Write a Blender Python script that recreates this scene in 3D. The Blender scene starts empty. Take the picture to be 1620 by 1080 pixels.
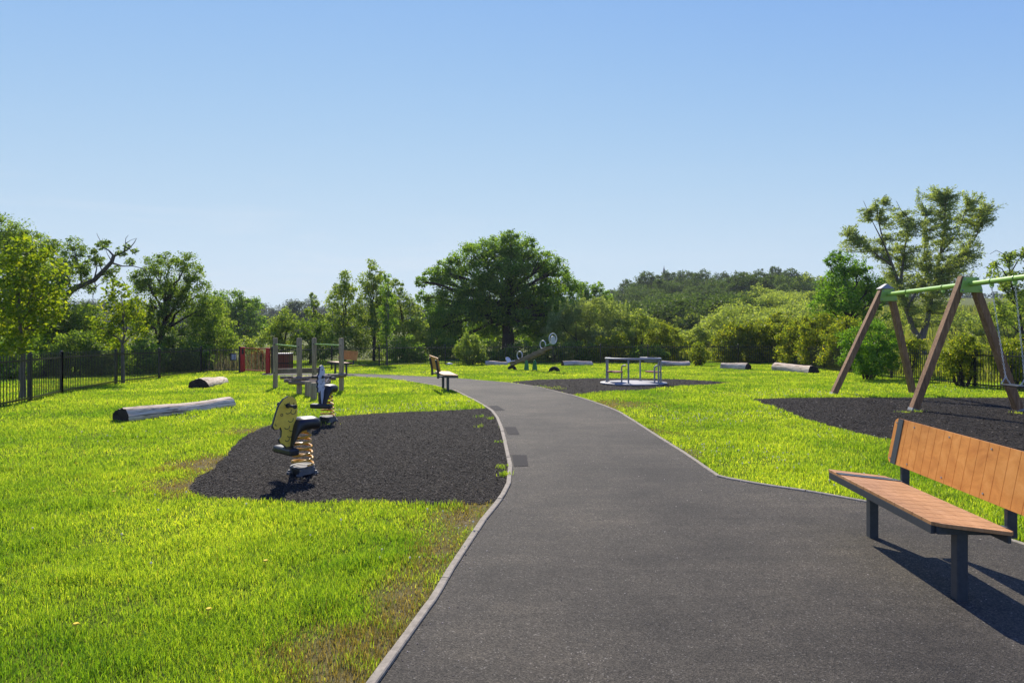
import bpy, math, random
import numpy as np
from mathutils import Vector, Matrix
random.seed(7); RNG = np.random.default_rng(11)
S = bpy.context.scene; C = S.collection
H, F, CX, HY = 1.6, 1000.0, 810.0, 512.0       # eye height, focal length (px of a 1620 wide frame), principal column, horizon row

# ------------------------------------------------------------------ terrain
def sm(a, b, x):
    t = np.clip((np.asarray(x, float) - a) / (b - a), 0, 1); return t * t * (3 - 2 * t)
YS = np.array([-400, 12.5, 16, 20, 25, 33, 45, 80, 160, 3000.]); ZS = np.array([0, 0, -.08, -.2, -.32, -.5, -.65, -.9, -1.0, -1.])
def gz(x, y):
    x = np.asarray(x, float); y = np.asarray(y, float)
    z = sum(np.interp(y + o, YS, ZS) for o in (-1.2, -.6, 0, .6, 1.2)) / 5
    z = z + 5.5 * sm(9, 34, x) * sm(36, 110, y) + 7 * sm(-60, 90, x) * sm(90, 260, y)
    return z
def Z(x, y): return float(gz(x, y))
def P(px, py):                                  # ground point seen at a pixel
    a = (px - CX) / F; b = (py - HY) / F
    lo, hi = .2, 400.
    ds = np.linspace(.3, 120, 4000); h = H - b * ds - gz(a * ds, ds)
    k = int(np.argmax(h < 0)); d0, d1 = ds[k - 1], ds[k]
    d = d0 + (d1 - d0) * h[k - 1] / (h[k - 1] - h[k] + 1e-9)
    return np.array([a * d, d])
def W(px, py, d): return np.array([(px - CX) / F * d, d, H - (py - HY) / F * d])
def poly(pts): return np.array([P(*p) for p in pts])
def inside(pg, x, y):
    r = np.zeros(len(x), bool); j = len(pg) - 1
    for i in range(len(pg)):
        xi, yi = pg[i]; xj, yj = pg[j]
        c = ((yi > y) != (yj > y)) & (x < (xj - xi) * (y - yi) / (yj - yi + 1e-12) + xi)
        r ^= c; j = i
    return r
def vnoise(x, y, s, seed=0):                    # smooth value noise in -1..1
    r = np.random.default_rng(seed); T = r.random((64, 64)) * 2 - 1
    u = np.asarray(x) / s + 17.3; v = np.asarray(y) / s + 9.1
    i = np.floor(u).astype(int); j = np.floor(v).astype(int); fu = u - i; fv = v - j
    fu = fu * fu * (3 - 2 * fu); fv = fv * fv * (3 - 2 * fv)
    g = lambda a, b: T[a % 64, b % 64]
    return (g(i, j) * (1 - fu) + g(i + 1, j) * fu) * (1 - fv) + (g(i, j + 1) * (1 - fu) + g(i + 1, j + 1) * fu) * fv

# ------------------------------------------------------------------ materials
def srgb(r, g, b):
    f = lambda c: (c / 255 / 12.92) if c <= 10 else ((c / 255 + .055) / 1.055) ** 2.4
    return (f(r), f(g), f(b), 1)
def ramp(nt, stops, x, y, interp='LINEAR'):
    n = nt.nodes.new('ShaderNodeValToRGB'); n.location = (x, y); n.color_ramp.interpolation = interp
    e = n.color_ramp.elements
    while len(e) < len(stops): e.new(.5)
    for k, (p, c) in enumerate(stops): e[k].position = p; e[k].color = (*c[:3], 1)
    return n
def newmat(name):
    m = bpy.data.materials.new(name); m.use_nodes = True
    nt = m.node_tree; b = nt.nodes['Principled BSDF']; return m, nt, b
def noise(nt, scale, detail=4, rough=.6, vec=None):
    n = nt.nodes.new('ShaderNodeTexNoise'); n.inputs['Scale'].default_value = scale
    n.inputs['Detail'].default_value = detail; n.inputs['Roughness'].default_value = rough
    if vec is not None: nt.links.new(vec, n.inputs['Vector'])
    return n
def coords(nt, scale=(1, 1, 1)):
    t = nt.nodes.new('ShaderNodeTexCoord'); mp = nt.nodes.new('ShaderNodeMapping')
    mp.inputs['Scale'].default_value = scale
    nt.links.new(t.outputs['Object'], mp.inputs['Vector']); return mp.outputs['Vector']
def mixc(nt, fac, a, b, mode='MIX'):
    n = nt.nodes.new('ShaderNodeMix'); n.data_type = 'RGBA'; n.blend_type = mode
    for s, v in ((0, fac), (6, a), (7, b)):
        if isinstance(v, (float, int, tuple)): n.inputs[s].default_value = v if not isinstance(v, tuple) else (*v[:3], 1)
        else: nt.links.new(v, n.inputs[s])
    return n.outputs[2]
def bump(nt, b, h, strength=.4, dist=.01):
    n = nt.nodes.new('ShaderNodeBump'); n.inputs['Strength'].default_value = strength; n.inputs['Distance'].default_value = dist
    nt.links.new(h, n.inputs['Height']); nt.links.new(n.outputs[0], b.inputs['Normal'])
def simple(name, col, rough=.6, metal=0, var=.25, scale=12, spec=.5, stretch=(1, 1, 1), bmp=.15, bd=.004):
    m, nt, b = newmat(name); v = coords(nt, stretch); n = noise(nt, scale, 5, .65, v)
    lo = tuple(c * (1 - var) for c in col[:3]); hi = tuple(min(1, c * (1 + var)) for c in col[:3])
    r = ramp(nt, [(.3, lo), (.7, hi)], 0, 0); nt.links.new(n.outputs[0], r.inputs[0]); nt.links.new(r.outputs[0], b.inputs['Base Color'])
    b.inputs['Roughness'].default_value = rough; b.inputs['Metallic'].default_value = metal
    b.inputs['Specular IOR Level'].default_value = spec
    if bmp: bump(nt, b, n.outputs[0], bmp, bd)
    return m
def leafmat(name, dark, light, odd=None, trans=.5, patch=0.0, straw=None, spec=.014, gain=1.0, tint=(2.35, 2.25, .7)):
    m, nt, b = newmat(name); nt.nodes.remove(b); out = nt.nodes['Material Output']
    g = nt.nodes.new('ShaderNodeNewGeometry')
    stops = [(0, dark), (.55, tuple((a + c) / 2 for a, c in zip(dark, light))), (.93, light), (1, odd or light)]
    r = ramp(nt, stops, 0, 0); nt.links.new(g.outputs['Random Per Island'], r.inputs[0]); col = r.outputs[0]
    LEAFGAIN = 1.0 if name == 'grass_blade' else 1.22
    if gain != 1: col = mixc(nt, 1.0, col, (gain * LEAFGAIN, gain * LEAFGAIN, gain * .95 * LEAFGAIN), 'MULTIPLY')
    if patch:
        v = coords(nt); n = noise(nt, patch, 3, .6, v)
        r2 = ramp(nt, [(.36, (.5, .66, .5)), (.64, (1.22, 1.14, 1.05))], 0, 0); nt.links.new(n.outputs[0], r2.inputs[0])
        col = mixc(nt, 1.0, col, r2.outputs[0], 'MULTIPLY')
    d = nt.nodes.new('ShaderNodeBsdfDiffuse'); t = nt.nodes.new('ShaderNodeBsdfTranslucent'); gl = nt.nodes.new('ShaderNodeBsdfGlossy')
    gl.inputs['Roughness'].default_value = .38; gl.inputs['Color'].default_value = (.9, .9, .8, 1)
    nt.links.new(col, d.inputs['Color'])
    tc = mixc(nt, 1.0, col, tint, 'MULTIPLY'); nt.links.new(tc, t.inputs['Color'])
    mx = nt.nodes.new('ShaderNodeMixShader'); mx.inputs[0].default_value = trans
    nt.links.new(d.outputs[0], mx.inputs[1]); nt.links.new(t.outputs[0], mx.inputs[2])
    m2 = nt.nodes.new('ShaderNodeMixShader'); m2.inputs[0].default_value = spec
    nt.links.new(mx.outputs[0], m2.inputs[1]); nt.links.new(gl.outputs[0], m2.inputs[2])
    nt.links.new(m2.outputs[0], out.inputs['Surface']); return m

M = {}
# lawn soil under the blades
m, nt, b = newmat('lawn_ground'); v = coords(nt)
n1 = noise(nt, .35, 5, .6, v); n2 = noise(nt, 9, 6, .7, v)
r1 = ramp(nt, [(.3, (.075, .115, .008)), (.7, (.15, .19, .012))], 0, 0); nt.links.new(n1.outputs[0], r1.inputs[0])
r2 = ramp(nt, [(.3, (.55, .6, .5)), (.7, (1.25, 1.2, 1.1))], 0, 0); nt.links.new(n2.outputs[0], r2.inputs[0])
nt.links.new(mixc(nt, 1.0, r1.outputs[0], r2.outputs[0], 'MULTIPLY'), b.inputs['Base Color'])
b.inputs['Roughness'].default_value = .95; b.inputs['Specular IOR Level'].default_value = .1; bump(nt, b, n2.outputs[0], .8, .05); 
at = nt.nodes.new('ShaderNodeAttribute'); at.attribute_name = 'wear'; lc = b.inputs['Base Color'].links[0].from_socket
nw = noise(nt, 30, 5, .7, v); rw = ramp(nt, [(.3, (.11, .075, .035)), (.7, (.25, .175, .09))], 0, 0); nt.links.new(nw.outputs[0], rw.inputs[0])
nt.links.new(mixc(nt, at.outputs['Fac'], lc, rw.outputs[0]), b.inputs['Base Color']); M['lawn'] = m
M['meadow'] = simple('rough_meadow', (.14, .155, .045), .95, var=.4, scale=.8, spec=.05, bmp=.3, bd=.2)
# tarmac
m, nt, b = newmat('tarmac'); v = coords(nt)
vo = nt.nodes.new('ShaderNodeTexVoronoi'); vo.inputs['Scale'].default_value = 150; nt.links.new(v, vo.inputs['Vector'])
rv = ramp(nt, [(0, (.025, .0215, .0155)), (.6, (.063, .0545, .0395)), (.97, (.1, .0865, .063)), (.985, (.14, .127, .1)), (1, (.2, .183, .15))], 0, 0)
sep = nt.nodes.new('ShaderNodeSeparateColor'); nt.links.new(vo.outputs['Color'], sep.inputs[0]); nt.links.new(sep.outputs[0], rv.inputs[0])
nb = noise(nt, .55, 6, .7, v); rb = ramp(nt, [(.32, (.55, .55, .56)), (.5, (1, .995, .97)), (.68, (1.5, 1.46, 1.36))], 0, 0); nt.links.new(nb.outputs[0], rb.inputs[0])
nl = noise(nt, 2.6, 6, .7, coords(nt, (.35, 2.2, 1))); rl = ramp(nt, [(.3, (.8, .8, .8)), (.7, (1.2, 1.18, 1.16))], 0, 0); nt.links.new(nl.outputs[0], rl.inputs[0])
c1 = mixc(nt, 1.0, rv.outputs[0], rb.outputs[0], 'MULTIPLY'); nt.links.new(mixc(nt, 1.0, c1, rl.outputs[0], 'MULTIPLY'), b.inputs['Base Color'])
b.inputs['Roughness'].default_value = .8; b.inputs['Specular IOR Level'].default_value = .22
bump(nt, b, vo.outputs['Distance'], .55, .006); M['tarmac'] = m
M['tarmac_patch'] = simple('tarmac_patch', (.017, .014, .0125), .9, var=.5, scale=90, spec=.25)
# bark mulch bed
def barkmat(name, lo, mid, hi, scale):
    m, nt, b = newmat(name); v = coords(nt)
    vo = nt.nodes.new('ShaderNodeTexVoronoi'); vo.inputs['Scale'].default_value = scale; nt.links.new(v, vo.inputs['Vector'])
    sep = nt.nodes.new('ShaderNodeSeparateColor'); nt.links.new(vo.outputs['Color'], sep.inputs[0])
    r = ramp(nt, [(0, lo), (.6, mid), (1, hi)], 0, 0); nt.links.new(sep.outputs[0], r.inputs[0])
    n = noise(nt, 1.1, 5, .65, v); r2 = ramp(nt, [(.3, (.7, .68, .68)), (.7, (1.25, 1.22, 1.2))], 0, 0); nt.links.new(n.outputs[0], r2.inputs[0])
    nt.links.new(mixc(nt, 1.0, r.outputs[0], r2.outputs[0], 'MULTIPLY'), b.inputs['Base Color'])
    b.inputs['Roughness'].default_value = .9; b.inputs['Specular IOR Level'].default_value = .12
    bump(nt, b, vo.outputs['Distance'], .9, .03); return m
M['bark'] = barkmat('bark_mulch', (.012, .0102, .008), (.027, .0228, .0165), (.085, .07, .05), 80)
m, nt, b = newmat('bark_chip'); g = nt.nodes.new('ShaderNodeNewGeometry')
r = ramp(nt, [(0, (.012, .0105, .01)), (.6, (.035, .0295, .022)), (.94, (.085, .07, .05)), (1, (.2, .17, .125))], 0, 0)
nt.links.new(g.outputs['Random Per Island'], r.inputs[0]); nt.links.new(r.outputs[0], b.inputs['Base Color'])
b.inputs['Roughness'].default_value = .8; b.inputs['Specular IOR Level'].default_value = .15; M['chip'] = m
M['kerb'] = simple('kerb_concrete', (.33, .285, .205), .9, var=.28, scale=25, spec=.2, bmp=.4)
# grass blades, leaves
M['blade'] = leafmat('grass_blade', (.1, .18, .022), (.285, .348, .044), (.4, .4, .1), .5, .5, spec=.02, gain=1.34, tint=(2.35, 2.2, .7))
M['straw'] = leafmat('dry_blade', (.14, .11, .035), (.3, .235, .1), (.42, .36, .2), .35)
M['meadow_blade'] = leafmat('meadow_blade', (.1, .13, .03), (.2, .22, .06), (.3, .27, .12), .45)
M['pale_grass'] = leafmat('pale_tall_grass', (.1, .11, .05), (.22, .2, .11), (.34, .3, .18), .3, tint=(1.4, 1.3, .9))
M['oak'] = leafmat('oak_leaf', (.022, .046, .009), (.068, .105, .016), (.11, .14, .025), .54, gain=2.3)
M['mid'] = leafmat('mid_leaf', (.03, .058, .012), (.095, .135, .022), (.14, .16, .04), .52, gain=1.6)
M['lime'] = leafmat('lime_leaf', (.07, .12, .012), (.19, .23, .02), (.3, .29, .03), .55, gain=.92)
M['hedge'] = leafmat('hedge_leaf', (.055, .09, .012), (.17, .19, .02), (.34, .28, .025), .52, gain=1.2)
M['vivid'] = leafmat('vivid_leaf', (.035, .085, .012), (.09, .16, .018), (.14, .2, .03), .52, gain=1.4)
M['willow'] = leafmat('willow_leaf', (.075, .105, .04), (.16, .19, .085), (.24, .27, .16), .5, gain=1.4)
M['olive'] = leafmat('olive_leaf', (.05, .08, .022), (.115, .15, .035), (.2, .2, .06), .52, gain=1.6)
M['far'] = leafmat('far_leaf', (.03, .05, .022), (.07, .095, .038), (.1, .125, .05), .45, gain=1.5)
M['wood'] = leafmat('wood_leaf', (.024, .045, .014), (.06, .095, .026), (.085, .11, .04), .42, gain=1.15)
M['scrub'] = leafmat('scrub_leaf', (.075, .105, .03), (.16, .19, .05), (.22, .23, .08), .5, gain=1.5)
M['bluefar'] = leafmat('haze_tinted_leaf', (.05, .075, .06), (.085, .115, .085), (.11, .14, .1), .3)  # blue of distant haze mixed straight into the leaf colour
M['copper'] = leafmat('copper_leaf', (.06, .035, .02), (.15, .09, .04), (.2, .17, .05), .4)
M['stem'] = simple('tree_bark', (.045, .036, .028), .9, var=.45, scale=14, stretch=(1, 1, .25), bmp=.6, bd=.02, spec=.2)
M['greystem'] = simple('grey_tree_bark', (.15, .125, .1), .9, var=.4, scale=14, stretch=(1, 1, .25), bmp=.6, bd=.02, spec=.2)
m, nt, b = newmat('grit'); g = nt.nodes.new('ShaderNodeNewGeometry'); r = ramp(nt, [(0, (.03, .025, .02)), (.5, (.16, .13, .1)), (1, (.42, .37, .3))], 0, 0)
nt.links.new(g.outputs['Random Per Island'], r.inputs[0]); nt.links.new(r.outputs[0], b.inputs['Base Color']); b.inputs['Roughness'].default_value = .9; M['grit'] = m
M['clover'] = leafmat('clover_petals', (.7, .7, .6), (.85, .82, .66), trans=.4, tint=(1.1, 1.05, .85)); M['dandelion'] = simple('dandelion_petals', (.8, .55, .02), .8, var=.1)
# made things
M['black_metal'] = simple('black_powder_coat', (.012, .013, .014), .35, var=.2, scale=30, bmp=.02)
M['slate_metal'] = simple('slate_powder_coat', (.045, .052, .058), .42, var=.18, scale=40, bmp=.04)
M['galv'] = simple('galvanised_steel', (.3, .3, .29), .55, .35, var=.18, scale=24, bmp=.03)
M['chain'] = simple('bright_chain_steel', (.6, .6, .58), .45, .3, bmp=0)
M['base'] = simple('dull_steel', (.15, .145, .135), .6, .2, var=.3, scale=30, bmp=.05)
M['plate'] = simple('worn_aluminium', (.33, .32, .31), .6, .1, var=.14, scale=9, bmp=.03)
M['green'] = simple('light_green_paint', (.3, .5, .08), .35, var=.08, scale=15, bmp=.03)
M['deepgreen'] = simple('green_plastic', (.05, .24, .085), .45, var=.2, scale=9, bmp=.03)
M['red'] = simple('red_paint', (.55, .012, .014), .4, var=.12, scale=10, bmp=.03)
M['white'] = simple('off_white_plastic', (.6, .58, .52), .5, var=.1, scale=9, bmp=.03)
M['yellow'] = simple('worn_yellow_board', (.97, .62, .07), .5, var=.12, scale=25, bmp=.05)
M['paleboard'] = simple('pale_grey_board', (.7, .68, .65), .5, var=.08, scale=22, bmp=.05)
M['spring'] = simple('orange_yellow_coil', (.75, .36, .03), .35, var=.12, scale=25, bmp=.03)
M['rubber'] = simple('black_rubber', (.02, .018, .018), .42, var=.25, scale=20, bmp=.06)
M['tyre'] = simple('tyre_rubber', (.016, .016, .016), .8, var=.3, scale=30, bmp=.1)
M['slate_roof'] = simple('spire_stone', (.07, .065, .075), .9)
M['sign'] = simple('pale_sign_face', (.5, .5, .55), .5, var=.1)
def woodmat(name, lo, mid, hi, stretch, rough=.75, st=(.3, .52, .72), scale=6, bd=.004):
    m, nt, b = newmat(name); v = coords(nt, stretch); n = noise(nt, scale, 8, .7, v); n.inputs['Distortion'].default_value = .6
    r = ramp(nt, [(st[0], lo), (st[1], mid), (st[2], hi)], 0, 0); nt.links.new(n.outputs[0], r.inputs[0])
    n2 = noise(nt, 1.3, 4, .6, coords(nt)); r2 = ramp(nt, [(.3, (.78, .76, .74)), (.7, (1.18, 1.16, 1.14))], 0, 0); nt.links.new(n2.outputs[0], r2.inputs[0])
    nt.links.new(mixc(nt, 1.0, r.outputs[0], r2.outputs[0], 'MULTIPLY'), b.inputs['Base Color'])
    b.inputs['Roughness'].default_value = rough; b.inputs['Specular IOR Level'].default_value = .3; bump(nt, b, n.outputs[0], .5, bd); return m
M['post'] = woodmat('weathered_post', (.2, .14, .07), (.42, .315, .165), (.58, .46, .27), (5, 5, .5))
M['beam'] = woodmat('weathered_beam', (.11, .075, .042), (.26, .19, .115), (.42, .33, .225), (.6, 4, 4))
M['swingwood'] = woodmat('brown_swing_timber', (.13, .068, .03), (.27, .15, .07), (.43, .27, .145), (6, 6, .6))
M['log'] = woodmat('bleached_log', (.16, .11, .065), (.64, .5, .33), (.82, .7, .52), (.35, 6, 6), .9, st=(.38, .47, .6), scale=5, bd=.05)
M['logend'] = simple('dark_log_end', (.045, .036, .028), .95, var=.5, scale=20, bmp=.6, bd=.01, spec=.1)
M['binwood'] = woodmat('bin_slats', (.12, .045, .02), (.24, .095, .045), (.3, .14, .07), (6, 6, .5))
def benchmat(name, lo, mid, hi):
    return woodmat(name, lo, mid, hi, (14, 2.2, 1.2), .5, scale=3, bd=.001)
M['orange'] = benchmat('orange_bench_board', (.5, .175, .032), (.65, .27, .056), (.73, .335, .088))
M['tan'] = benchmat('sun_bleached_seat_board', (.38, .18, .065), (.49, .25, .1), (.57, .31, .145))

# ------------------------------------------------------------------ mesh helpers
class MB:
    def __init__(s): s.v = []; s.f = []; s.mi = []; s.cur = 0
    def add(s, vs, fs):
        o = len(s.v); s.v += [tuple(map(float, q)) for q in vs]; s.f += [tuple(i + o for i in f) for f in fs]; s.mi += [s.cur] * len(fs)
    def box(s, c, size, R=None):
        c = Vector(c); hx, hy, hz = [k / 2 for k in size]
        vs = [Vector((x, y, z)) for x in (-hx, hx) for y in (-hy, hy) for z in (-hz, hz)]
        if R is not None: vs = [R @ q for q in vs]
        s.add([q + c for q in vs], [(0, 1, 3, 2), (4, 6, 7, 5), (0, 4, 5, 1), (2, 3, 7, 6), (0, 2, 6, 4), (1, 5, 7, 3)])
    def bar(s, a, b, w, h, up=(0, 0, 1)):       # square timber from a to b
        a = Vector(a); b = Vector(b); t = (b - a).normalized(); sd = t.cross(Vector(up)).normalized(); u = sd.cross(t)
        vs = [p + sd * (i * w / 2) + u * (j * h / 2) for p in (a, b) for i, j in ((-1, -1), (1, -1), (1, 1), (-1, 1))]
        s.add(vs, [(0, 3, 2, 1), (4, 5, 6, 7)] + [(k, (k + 1) % 4, 4 + (k + 1) % 4, 4 + k) for k in range(4)])
    def tube(s, pts, rads, n=8, cap=True, jag=0, seed=0):
        pts = [Vector(p) for p in pts]; rr = random.Random(seed)
        if not hasattr(rads, '__len__'): rads = [rads] * len(pts)
        vs = []; prev = None
        for k, p in enumerate(pts):
            t = (pts[min(k + 1, len(pts) - 1)] - pts[max(k - 1, 0)]).normalized()
            if prev is None:
                ref = Vector((0, 0, 1)) if abs(t.z) < .9 else Vector((1, 0, 0)); sd = t.cross(ref).normalized()
            else: sd = (prev - t * prev.dot(t)).normalized()
            prev = sd; u = t.cross(sd)
            for i in range(n):
                a = 2 * math.pi * i / n; r = rads[k] * (1 + (rr.uniform(-jag, jag) if jag else 0))
                vs.append(p + (sd * math.cos(a) + u * math.sin(a)) * r)
        fs = []
        for k in range(len(pts) - 1):
            for i in range(n):
                j = (i + 1) % n; fs.append((k * n + i, k * n + j, (k + 1) * n + j, (k + 1) * n + i))
        if cap: fs += [tuple(range(n - 1, -1, -1)), tuple((len(pts) - 1) * n + i for i in range(n))]
        s.add(vs, fs)
    def lathe(s, c, prof, n=24):                # prof: (r, z)
        c = Vector(c); vs = [c + Vector((r * math.cos(2 * math.pi * i / n), r * math.sin(2 * math.pi * i / n), z)) for r, z in prof for i in range(n)]
        fs = [(k * n + i, k * n + (i + 1) % n, (k + 1) * n + (i + 1) % n, (k + 1) * n + i) for k in range(len(prof) - 1) for i in range(n)]
        fs += [tuple(range(n - 1, -1, -1)), tuple((len(prof) - 1) * n + i for i in range(n))]; s.add(vs, fs)
    def prism(s, pts, o, ex, ey, n, th):        # outline pts in the plane (ex,ey) about o, thickness th along n
        o = Vector(o); ex = Vector(ex); ey = Vector(ey); n = Vector(n); k = len(pts)
        vs = [o + ex * a + ey * b - n * th / 2 for a, b in pts] + [o + ex * a + ey * b + n * th / 2 for a, b in pts]
        s.add(vs, [tuple(range(k - 1, -1, -1)), tuple(range(k, 2 * k))] + [(i, (i + 1) % k, k + (i + 1) % k, k + i) for i in range(k)])
    def torus(s, c, ax, R, r, n=24, m=8, a0=0, a1=2 * math.pi, ref=None):
        ax = Vector(ax).normalized(); u = (Vector(ref) if ref else ax.orthogonal()).normalized(); w = ax.cross(u); c = Vector(c)
        full = abs(a1 - a0 - 2 * math.pi) < 1e-6
        pts = [c + (u * math.cos(a0 + (a1 - a0) * i / n) + w * math.sin(a0 + (a1 - a0) * i / n)) * R for i in range(n + 1)]
        s.tube(pts, r, m, cap=not full)
    def build(s, name, mat, parent=None, smooth=False, bevel=0, fixn=True):
        me = bpy.data.meshes.new(name); me.from_pydata(s.v, [], s.f); me.update()
        for k in (mat if isinstance(mat, (list, tuple)) else [mat]): me.materials.append(k)
        if len(set(s.mi)) > 1: me.polygons.foreach_set('material_index', s.mi)
        if fixn:
            import bmesh
            bm = bmesh.new(); bm.from_mesh(me); bmesh.ops.recalc_face_normals(bm, faces=bm.faces); bm.to_mesh(me); bm.free()
        if smooth:
            me.shade_smooth() if hasattr(me, 'shade_smooth') else None
            try: me.set_sharp_from_angle(angle=math.radians(40))
            except Exception: pass
        o = bpy.data.objects.new(name, me); C.objects.link(o)
        if parent: o.parent = parent
        if bevel:
            bv = o.modifiers.new('edge', 'BEVEL'); bv.width = bevel; bv.segments = 2; bv.limit_method = 'ANGLE'; bv.angle_limit = math.radians(40)
        return o
def arr_mesh(name, verts, quads=None, tris=None, mats=(), mi=None, parent=None, smooth=False):
    me = bpy.data.meshes.new(name); verts = np.asarray(verts, np.float32).reshape(-1, 3)
    me.vertices.add(len(verts)); me.vertices.foreach_set('co', verts.ravel())
    loops = []; starts = []; pos = 0
    for a, k in ((quads, 4), (tris, 3)):
        if a is None or len(a) == 0: continue
        loops.append(np.asarray(a, np.int32).ravel()); starts.append(pos + np.arange(len(a)) * k); pos += len(a) * k
    lo = np.concatenate(loops); st = np.concatenate(starts).astype(np.int32)
    me.loops.add(len(lo)); me.loops.foreach_set('vertex_index', lo)
    me.polygons.add(len(st)); me.polygons.foreach_set('loop_start', st)
    for k in mats: me.materials.append(k)
    if mi is not None: me.polygons.foreach_set('material_index', np.asarray(mi, np.int32))
    me.update(calc_edges=True); me.validate()
    if smooth: me.shade_smooth()
    o = bpy.data.objects.new(name, me); C.objects.link(o)
    if parent: o.parent = parent
    return o
def tag(o, label=None, cat=None, group=None, kind=None):
    if label: o['label'] = label
    if cat: o['category'] = cat
    if group: o['group'] = group
    if kind: o['kind'] = kind
    return o
def thing(name, label, cat, loc, rz=0, group=None):
    o = bpy.data.objects.new(name, None); C.objects.link(o); o.location = loc; o.rotation_euler = (0, 0, rz); o.empty_display_size = .2
    return tag(o, label, cat, group)
def dup(root, loc, rz, label, scale=None, group=None):
    r = root.copy(); C.objects.link(r); r.location = loc; r.rotation_euler = (0, 0, rz); r['label'] = label
    if group: r['group'] = group
    if scale: r.scale = scale
    for ch in list(root.children):
        c = ch.copy(); C.objects.link(c); c.parent = r
        for g in list(ch.children):
            d = g.copy(); C.objects.link(d); d.parent = c
    return r

# ------------------------------------------------------------------ setting
def axis(fine0, fine1, step, far):
    a = list(np.arange(fine0, fine1 + 1e-6, step)); d = step
    lo = [fine0]; 
    while lo[-1] > -far: d *= 1.25; lo.append(lo[-1] - d)
    d = step; hi = [fine1]
    while hi[-1] < far: d *= 1.25; hi.append(hi[-1] + d)
    return np.array(sorted(set(lo[1:] + a + hi[1:])))
gx = np.unique(np.r_[axis(-22, 26, .5, 1500), np.arange(-5, 3.01, .125)].round(4)); gy = np.unique(np.r_[axis(-2, 60, .5, 1500), np.arange(1, 9.01, .125)].round(4))
X, Y = np.meshgrid(gx, gy); V = np.stack([X, Y, gz(X, Y)], -1).reshape(-1, 3)
nx = len(gx); ii, jj = np.meshgrid(np.arange(len(gy) - 1), np.arange(nx - 1), indexing='ij'); q = (ii * nx + jj).ravel()
GROUND = tag(arr_mesh('ground', V, np.stack([q, q + 1, q + nx + 1, q + nx], 1), None, [M['lawn'], M['meadow']], mi=((Y[:-1, :-1] > 34.5) | (X[:-1, :-1] > 13.5)).ravel().astype(int), smooth=True), kind='structure')
GV = V

LE = poly([(678, 969), (694, 947), (719, 902), (744, 863), (769, 824), (789, 799), (800, 784), (808.7, 766), (810.5, 738), (806, 718), (801, 697),
           (796, 679), (789, 662), (781, 651), (769, 643), (754, 634), (741, 628), (721, 618), (687, 609.5), (645, 602.5), (604, 598), (552, 595.3), (500, 594.2), (445, 593.8), (415, 593.4)])
RE = poly([(1620, 864), (1598, 856), (1500, 828), (1406, 802), (1286, 780), (1204, 768), (1136.5, 755.7), (1112, 739), (1082, 717.6), (1041, 692), (1001, 666), (980, 653),
           (958, 643), (930, 633.5), (902, 625), (874, 618), (847, 611.5), (821, 607.6), (795, 604.8), (732, 599.5), (692, 597), (630, 594.2), (578, 592), (500, 590.8), (415, 590.2)])
d0 = LE[0] - LE[1]; LE = np.vstack([LE[0] + d0 / np.linalg.norm(d0) * 3.2, P(601, 1079), LE]); LE[0] = (-1.05, .4)
RE = np.vstack([(5.6, .4), (4.7, 2.4), RE])
def resample(p, n):
    s = np.r_[0, np.cumsum(np.linalg.norm(np.diff(p, axis=0), axis=1))]; t = np.linspace(0, s[-1], n)
    return np.stack([np.interp(t, s, p[:, 0]), np.interp(t, s, p[:, 1])], 1)
def smooth_line(p, n, k=2):
    q = resample(p, n)
    for _ in range(k): q[1:-1] = (q[:-2] + 2 * q[1:-1] + q[2:]) / 4
    return q
# match the two edges piece by piece so that the strip follows the path
def pieces(L, cuts, ns):
    out = [];
    for a, b_, n in zip(cuts[:-1], cuts[1:], ns): out.append(resample(L[a:b_ + 1], n + 1)[:-1])
    out.append(L[cuts[-1]:cuts[-1] + 1]); return np.vstack(out)
Lp = pieces(LE, [0, 8, 13, 19, 22, 26], [26, 20, 26, 16, 14]); Rp = pieces(RE, [0, 8, 13, 18, 21, 26], [26, 20, 26, 16, 14])
NC = 14; t = np.linspace(0, 1, NC)[None, :, None]; G = Lp[:, None, :] * (1 - t) + Rp[:, None, :] * t
V = np.concatenate([G, (gz(G[..., 0], G[..., 1]) + .006)[..., None]], -1).reshape(-1, 3)
ii, jj = np.meshgrid(np.arange(len(Lp) - 1), np.arange(NC - 1), indexing='ij'); q = (ii * NC + jj).ravel()
tag(arr_mesh('path', V, np.stack([q, q + 1, q + NC + 1, q + NC], 1), None, [M['tarmac']], smooth=True), kind='structure')
path_pg = np.vstack([Lp, Rp[::-1]])
def kerb(line, side, name, top, rise, seglen):
    q = resample(line, int(np.sum(np.linalg.norm(np.diff(line, axis=0), axis=1)) / .15) + 1)
    tn = np.gradient(q, axis=0); tn /= np.linalg.norm(tn, axis=1)[:, None]; nrm = np.stack([-tn[:, 1], tn[:, 0]], 1) * side
    mb = MB(); k = 0; per = max(1, int(seglen / .15))
    while k < len(q) - 1:
        e = min(k + per, len(q) - 1); idx = list(range(k, e + 1)); a = q[idx].copy()
        a[0] += tn[k] * .004; a[-1] -= tn[e] * .004; oz = rise + random.uniform(-.004, .004); ow = random.uniform(-.003, .003)
        vs = []
        for p, n in zip(a, nrm[idx]):
            for w, z in ((ow, -.05), (ow, oz - .005), (.006 + ow, oz), (top - .006, oz), (top, oz - .005), (top, -.05)):
                c = p + n * w; vs.append((c[0], c[1], Z(*c) + z))
        fs = [(i * 6 + j, i * 6 + j + 1, i * 6 + j + 7, i * 6 + j + 6) for i in range(len(idx) - 1) for j in range(5)]
        L = (len(idx) - 1) * 6; fs += [(0, 1, 2, 3, 4, 5), (L + 5, L + 4, L + 3, L + 2, L + 1, L)]
        mb.add(vs, fs); k = e
    return tag(mb.build(name, M['kerb'], fixn=True), kind='structure')
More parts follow.
